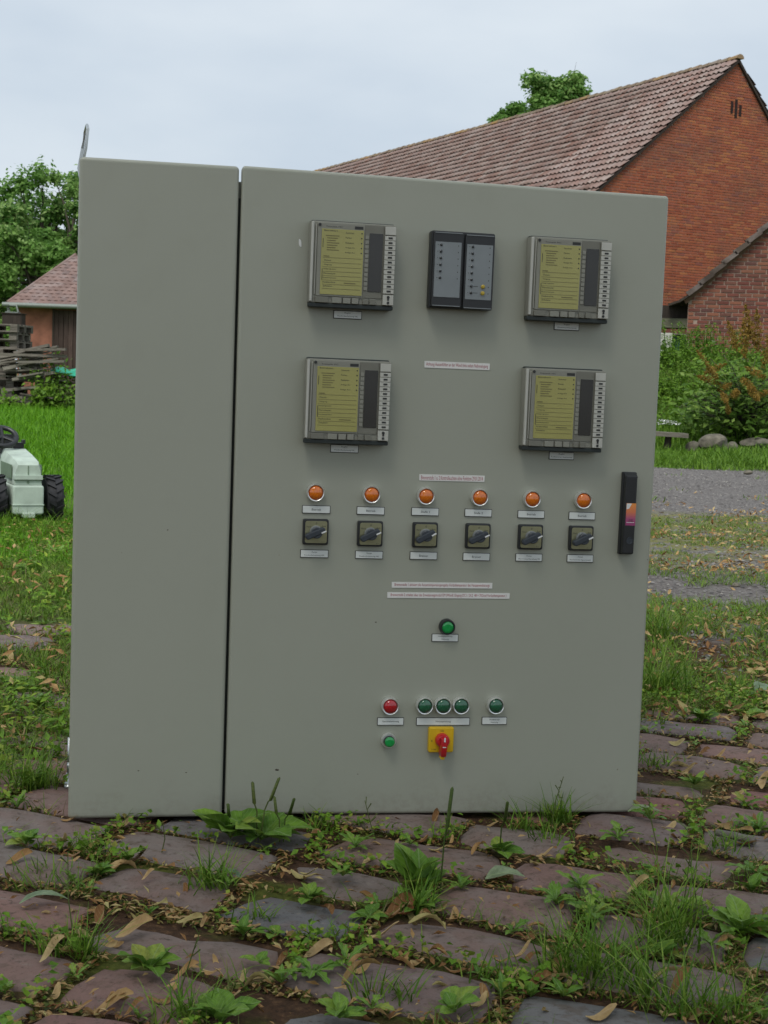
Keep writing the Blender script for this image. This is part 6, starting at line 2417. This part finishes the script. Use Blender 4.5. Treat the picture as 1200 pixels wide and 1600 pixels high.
# thin wiry stems with buds standing in the foreground
q = PB()
stems = PB()
g = random.Random(8)
for px, py, h in ((118, 1480, 0.12), (275, 1560, 0.09), (1030, 1330, 0.1), (860, 1300, 0.09), (590, 1320, 0.07), (250, 1340, 0.06), (1060, 1460, 0.13), (1085, 1470, 0.11), (1090, 1110, 0.08)):
    x, y = gpl(px, py)
    tp = Vector((x + g.uniform(-0.03, 0.03), y + g.uniform(-0.02, 0.02), h))
    base = Vector((x, y, -0.01))
    stems.tube([base, base.lerp(tp, 0.5) + Vector((g.uniform(-0.006, 0.006), 0, 0.004)), tp], [0.0011, 0.0009, 0.0006], 5)
    for _ in range(5):
        c = base.lerp(tp, g.uniform(0.55, 1.0))
        e = c + Vector((g.uniform(-0.012, 0.012), g.uniform(-0.012, 0.012), g.uniform(0.002, 0.012)))
        stems.tube([c, e], [0.0005, 0.0011], 4)
tag(obj('wiry_stems', stems.mesh('wiry_stems', M['spike'], 60)), kind='stuff')

# ---- fallen leaves: each one an object
placed = []
g = random.Random(12)
hand = [(175, 1294, 0.3), (330, 1262, 1.2), (385, 1296, 0.2), (60, 1262, 1.9), (95, 1290, 0.1), (65, 1440, 0.4), (160, 1475, -0.4), (180, 1478, 0.5), (170, 1370, 0.9), (192, 1352, 0.2), (165, 1340, 0.6), (90, 1490, 0.2), (105, 1545, 0.1), (350, 1450, -0.2),
        (370, 1385, -0.6), (395, 1580, 0.2), (265, 1548, 0.1), (540, 1555, 0.6), (470, 1375, -0.5), (455, 1370, -0.3), (510, 1440, 1.5), (560, 1408, -0.4), (575, 1465, -0.3), (625, 1290, 1.5), (520, 1290, 0.5), (600, 1440, 0.6), (640, 1460, 0.2), (700, 1445, 1.2),
        (735, 1290, 0.1), (900, 1338, 0.05), (815, 1405, 0.4), (795, 1508, 0.3), (835, 1530, 0.2), (860, 1548, 0.8), (870, 1540, 1.2), (850, 1555, 0.5), (985, 1440, -0.4), (1000, 1450, -0.1), (1010, 1455, 0.5), (1060, 1320, 1.2), (1150, 1325, -0.7), (1090, 1315, 0.3),
        (1120, 1300, 0.8), (1045, 1570, 0.5), (1020, 1550, 0.2), (1060, 1590, 0.1), (1105, 1185, 0.3), (1045, 1205, 0.1), (1090, 1090, 0.4), (1120, 1225, 0.2), (1070, 1250, 0.6), (1150, 1255, 0.1), (1180, 1235, 0.4), (960, 1275, 0.05), (545, 1530, 0.2), (620, 1440, 0.9),
        (1190, 1320, 0.3), (1175, 1520, 0.5), (910, 1600, 0.3), (560, 1600, 1.0), (60, 1590, 0.2), (140, 1590, 0.4), (1085, 1030, 0.1), (1180, 1060, -0.7)]
for px, py, a_ in hand:
    x, y = gpl(px, py)
    placed.append((x, y, a_, g.uniform(0.85, 1.3)))
while len(placed) < 235:
    px, py = g.uniform(0, 1200), 1290 + 310 * g.random()
    x, y = gpl(px, py)
    if in_cab(np.array([x]), np.array([y]), 0.02)[0]:
        continue
    if in_stone(np.array([x]), np.array([y]), 0.8)[0] and g.random() < 0.7:
        continue
    placed.append((x, y, g.uniform(-1.5, 1.5), g.uniform(0.45, 1.0)))
while len(placed) < 330:
    if g.random() < 0.68:
        px, py = g.uniform(1005, 1200), 830 + 440 * g.random() ** 0.8
    else:
        px, py = g.uniform(0, 108), 850 + 420 * g.random()
    x, y = gpl(px, py)
    if in_cab(np.array([x]), np.array([y]), 0.02)[0]:
        continue
    placed.append((x, y, g.uniform(-1.5, 1.5), g.uniform(0.6, 1.2)))
LAND = [(390, 1310, 'the big plantain at the cabinet foot'), (650, 1400, 'the upright plantain amid the paving'), (232, 1528, 'the round leaved plantain at lower left'), (345, 1600, 'the plantain at the bottom edge'),
        (135, 1480, 'the thin grass tuft at left'), (145, 1335, 'the short tuft below the narrow door'), (335, 1385, 'the bluish tuft before the door gap'), (895, 1420, 'the mat of jagged leaves'), (920, 1520, 'the dark grass tuft at lower right'),
        (1040, 1470, 'the tallest grass tuft'), (868, 1280, 'the tuft against the cabinet foot'), (1165, 1450, 'the lowest plantain at the right edge'), (1180, 1370, 'the grey green rosette at right'), (1185, 1300, 'the topmost rosette at right'),
        (780, 1335, 'the one spiked plantain'), (485, 1535, 'the jagged weed at bottom centre'), (545, 1375, 'the jagged weed by the cabinet foot'), (710, 1590, 'the three leaved young plantain'), (610, 1560, 'the tuft at bottom centre'), (1090, 1585, 'the tuft in the bottom right corner'),
        (965, 1305, 'the cabinet corner at right'), (130, 1280, 'the cabinet corner at left'), (30, 1420, 'the pointed leaf at the left edge'), (600, 1290, 'the middle of the cabinet foot'), (60, 1590, 'the bottom left corner of the view'), (780, 1530, 'the short tuft right of bottom centre'),
        (1030, 1080, 'the long tuft by the cabinet side'), (1095, 1125, 'the plantain at the far paving edge'), (1085, 1230, 'the narrow leaved weed at right'), (1172, 1090, 'the pale green leaf at right'), (1160, 960, 'the weed rosette in the grass'), (1120, 868, 'the pale leaf in patchy grass'), (1150, 914, 'the pebble on dark gravel'), (1030, 920, 'the cabinet side above the long tuft'),
        (45, 1225, 'the dense tuft at the left bracket'), (60, 1105, 'the lower weed left of the cabinet'), (70, 980, 'the middle weed left of the cabinet'), (45, 900, 'the weed before the toy tractor')]
def landmark(x, y):
    qx, qy, _ = pix((x, y, 0))
    lx, ly, lname = min(LAND, key=lambda t: (t[0] - qx) ** 2 + 4 * (t[1] - qy) ** 2)
    where = ('left of' if qx < lx else 'right of') if abs(qx - lx) > 1.6 * abs(qy - ly) else ('in front of' if qy > ly else 'behind')
    far = 'close' if math.hypot(qx - lx, 2 * (qy - ly)) < 70 else 'further off'
    return qx, qy, '%s %s %s' % (far, where, lname)


gs = random.Random(33)
done = 0
while done < 58:
    if done < 42:
        px, py = gs.uniform(0, 1200), 1300 + 300 * gs.random()
    else:
        px, py = (gs.uniform(1010, 1200), gs.uniform(1040, 1280)) if done < 50 else (gs.uniform(0, 105), gs.uniform(960, 1270))
    x, y = gpl(px, py)
    if in_cab(np.array([x]), np.array([y]), 0.02)[0] or in_stone(np.array([x]), np.array([y]), 0.85)[0]:
        continue
    kd = gs.choice(('lobed', 'lobed', 'broad', 'lance'))
    rosette(x, y, gs.uniform(0.018, 0.036), gs.randint(5, 9), kd, 'small %s weed %s' % ({'lobed': 'jagged', 'broad': 'round leaved', 'lance': 'narrow leaved'}[kd], landmark(x, y)[2]), (), 500 + done, gs.uniform(0.3, 0.7), 'small_weed')
    done += 1

for i, (x, y, a_, s) in enumerate(placed):
    me = drym[i % len(drym)]
    o = obj('dry_leaf', me, None, (x, y, zg(x, y) + 0.004), (g.uniform(-0.25, 0.25), g.uniform(-0.3, 0.3), a_ - math.pi / 2), (s * g.uniform(0.8, 1.2), s, s))
    qx, qy, lm = landmark(x, y)
    size = 'small dry' if s < 0.7 else ('dry brown' if s < 0.95 else 'long dry')
    grp = 'dry leaves in front of the cabinet' if qy > 1285 else ('dry leaves right of the cabinet' if x > 0 else 'dry leaves left of the cabinet')
    tag(o, ('%s leaf lying %s' if qy > 1285 else '%s fallen leaf %s') % (size, lm), 'leaf', grp)
pl = [(1172, 1090, 0.1, 0.055, 1.0, 'large pale green fallen leaf at the right edge beyond the paving'), (758, 1382, 0.065, 0.03, 1.3, 'pale yellowish leaf lying right of the big plantain'), (378, 1384, 0.055, 0.022, -1.2, 'pale yellow green leaf lying in front of the large plantain at the cabinet foot'),
      (1120, 868, 0.07, 0.035, 0.4, 'pale green fallen leaf in the patchy grass right of the cabinet'), (980, 1280, 0.06, 0.022, 1.5, 'yellowish curled leaf at the lower right corner of the cabinet'), (30, 1427, 0.07, 0.02, 1.2, 'yellow green pointed leaf at the left edge of the foreground')]
for i, (px, py, l_, w_, a_, lab) in enumerate(pl):
    x, y = gpl(px, py)
    o = obj('fallen_leaf', leaf_mesh('fallen_leaf', M['paleleaf'], l_, w_, 90 + i, 'lance' if w_ < 0.05 else 'broad', 6, 4), None, (x, y, zg(x, y) + 0.006), (0.12, 0.1, -a_))
    tag(o, lab, 'leaf')
tw = PB()
x, y = gpl(1150, 1322)
tw.tube([(x - 0.03, y + 0.02, 0.012), (x, y, 0.013), (x + 0.025, y - 0.025, 0.012)], [0.006, 0.007, 0.006], 7)
tag(obj('bark_piece', tw.mesh('bark_piece', M['greywood'], 60)), 'short tan piece of bark lying on the paving at right', 'bark piece')
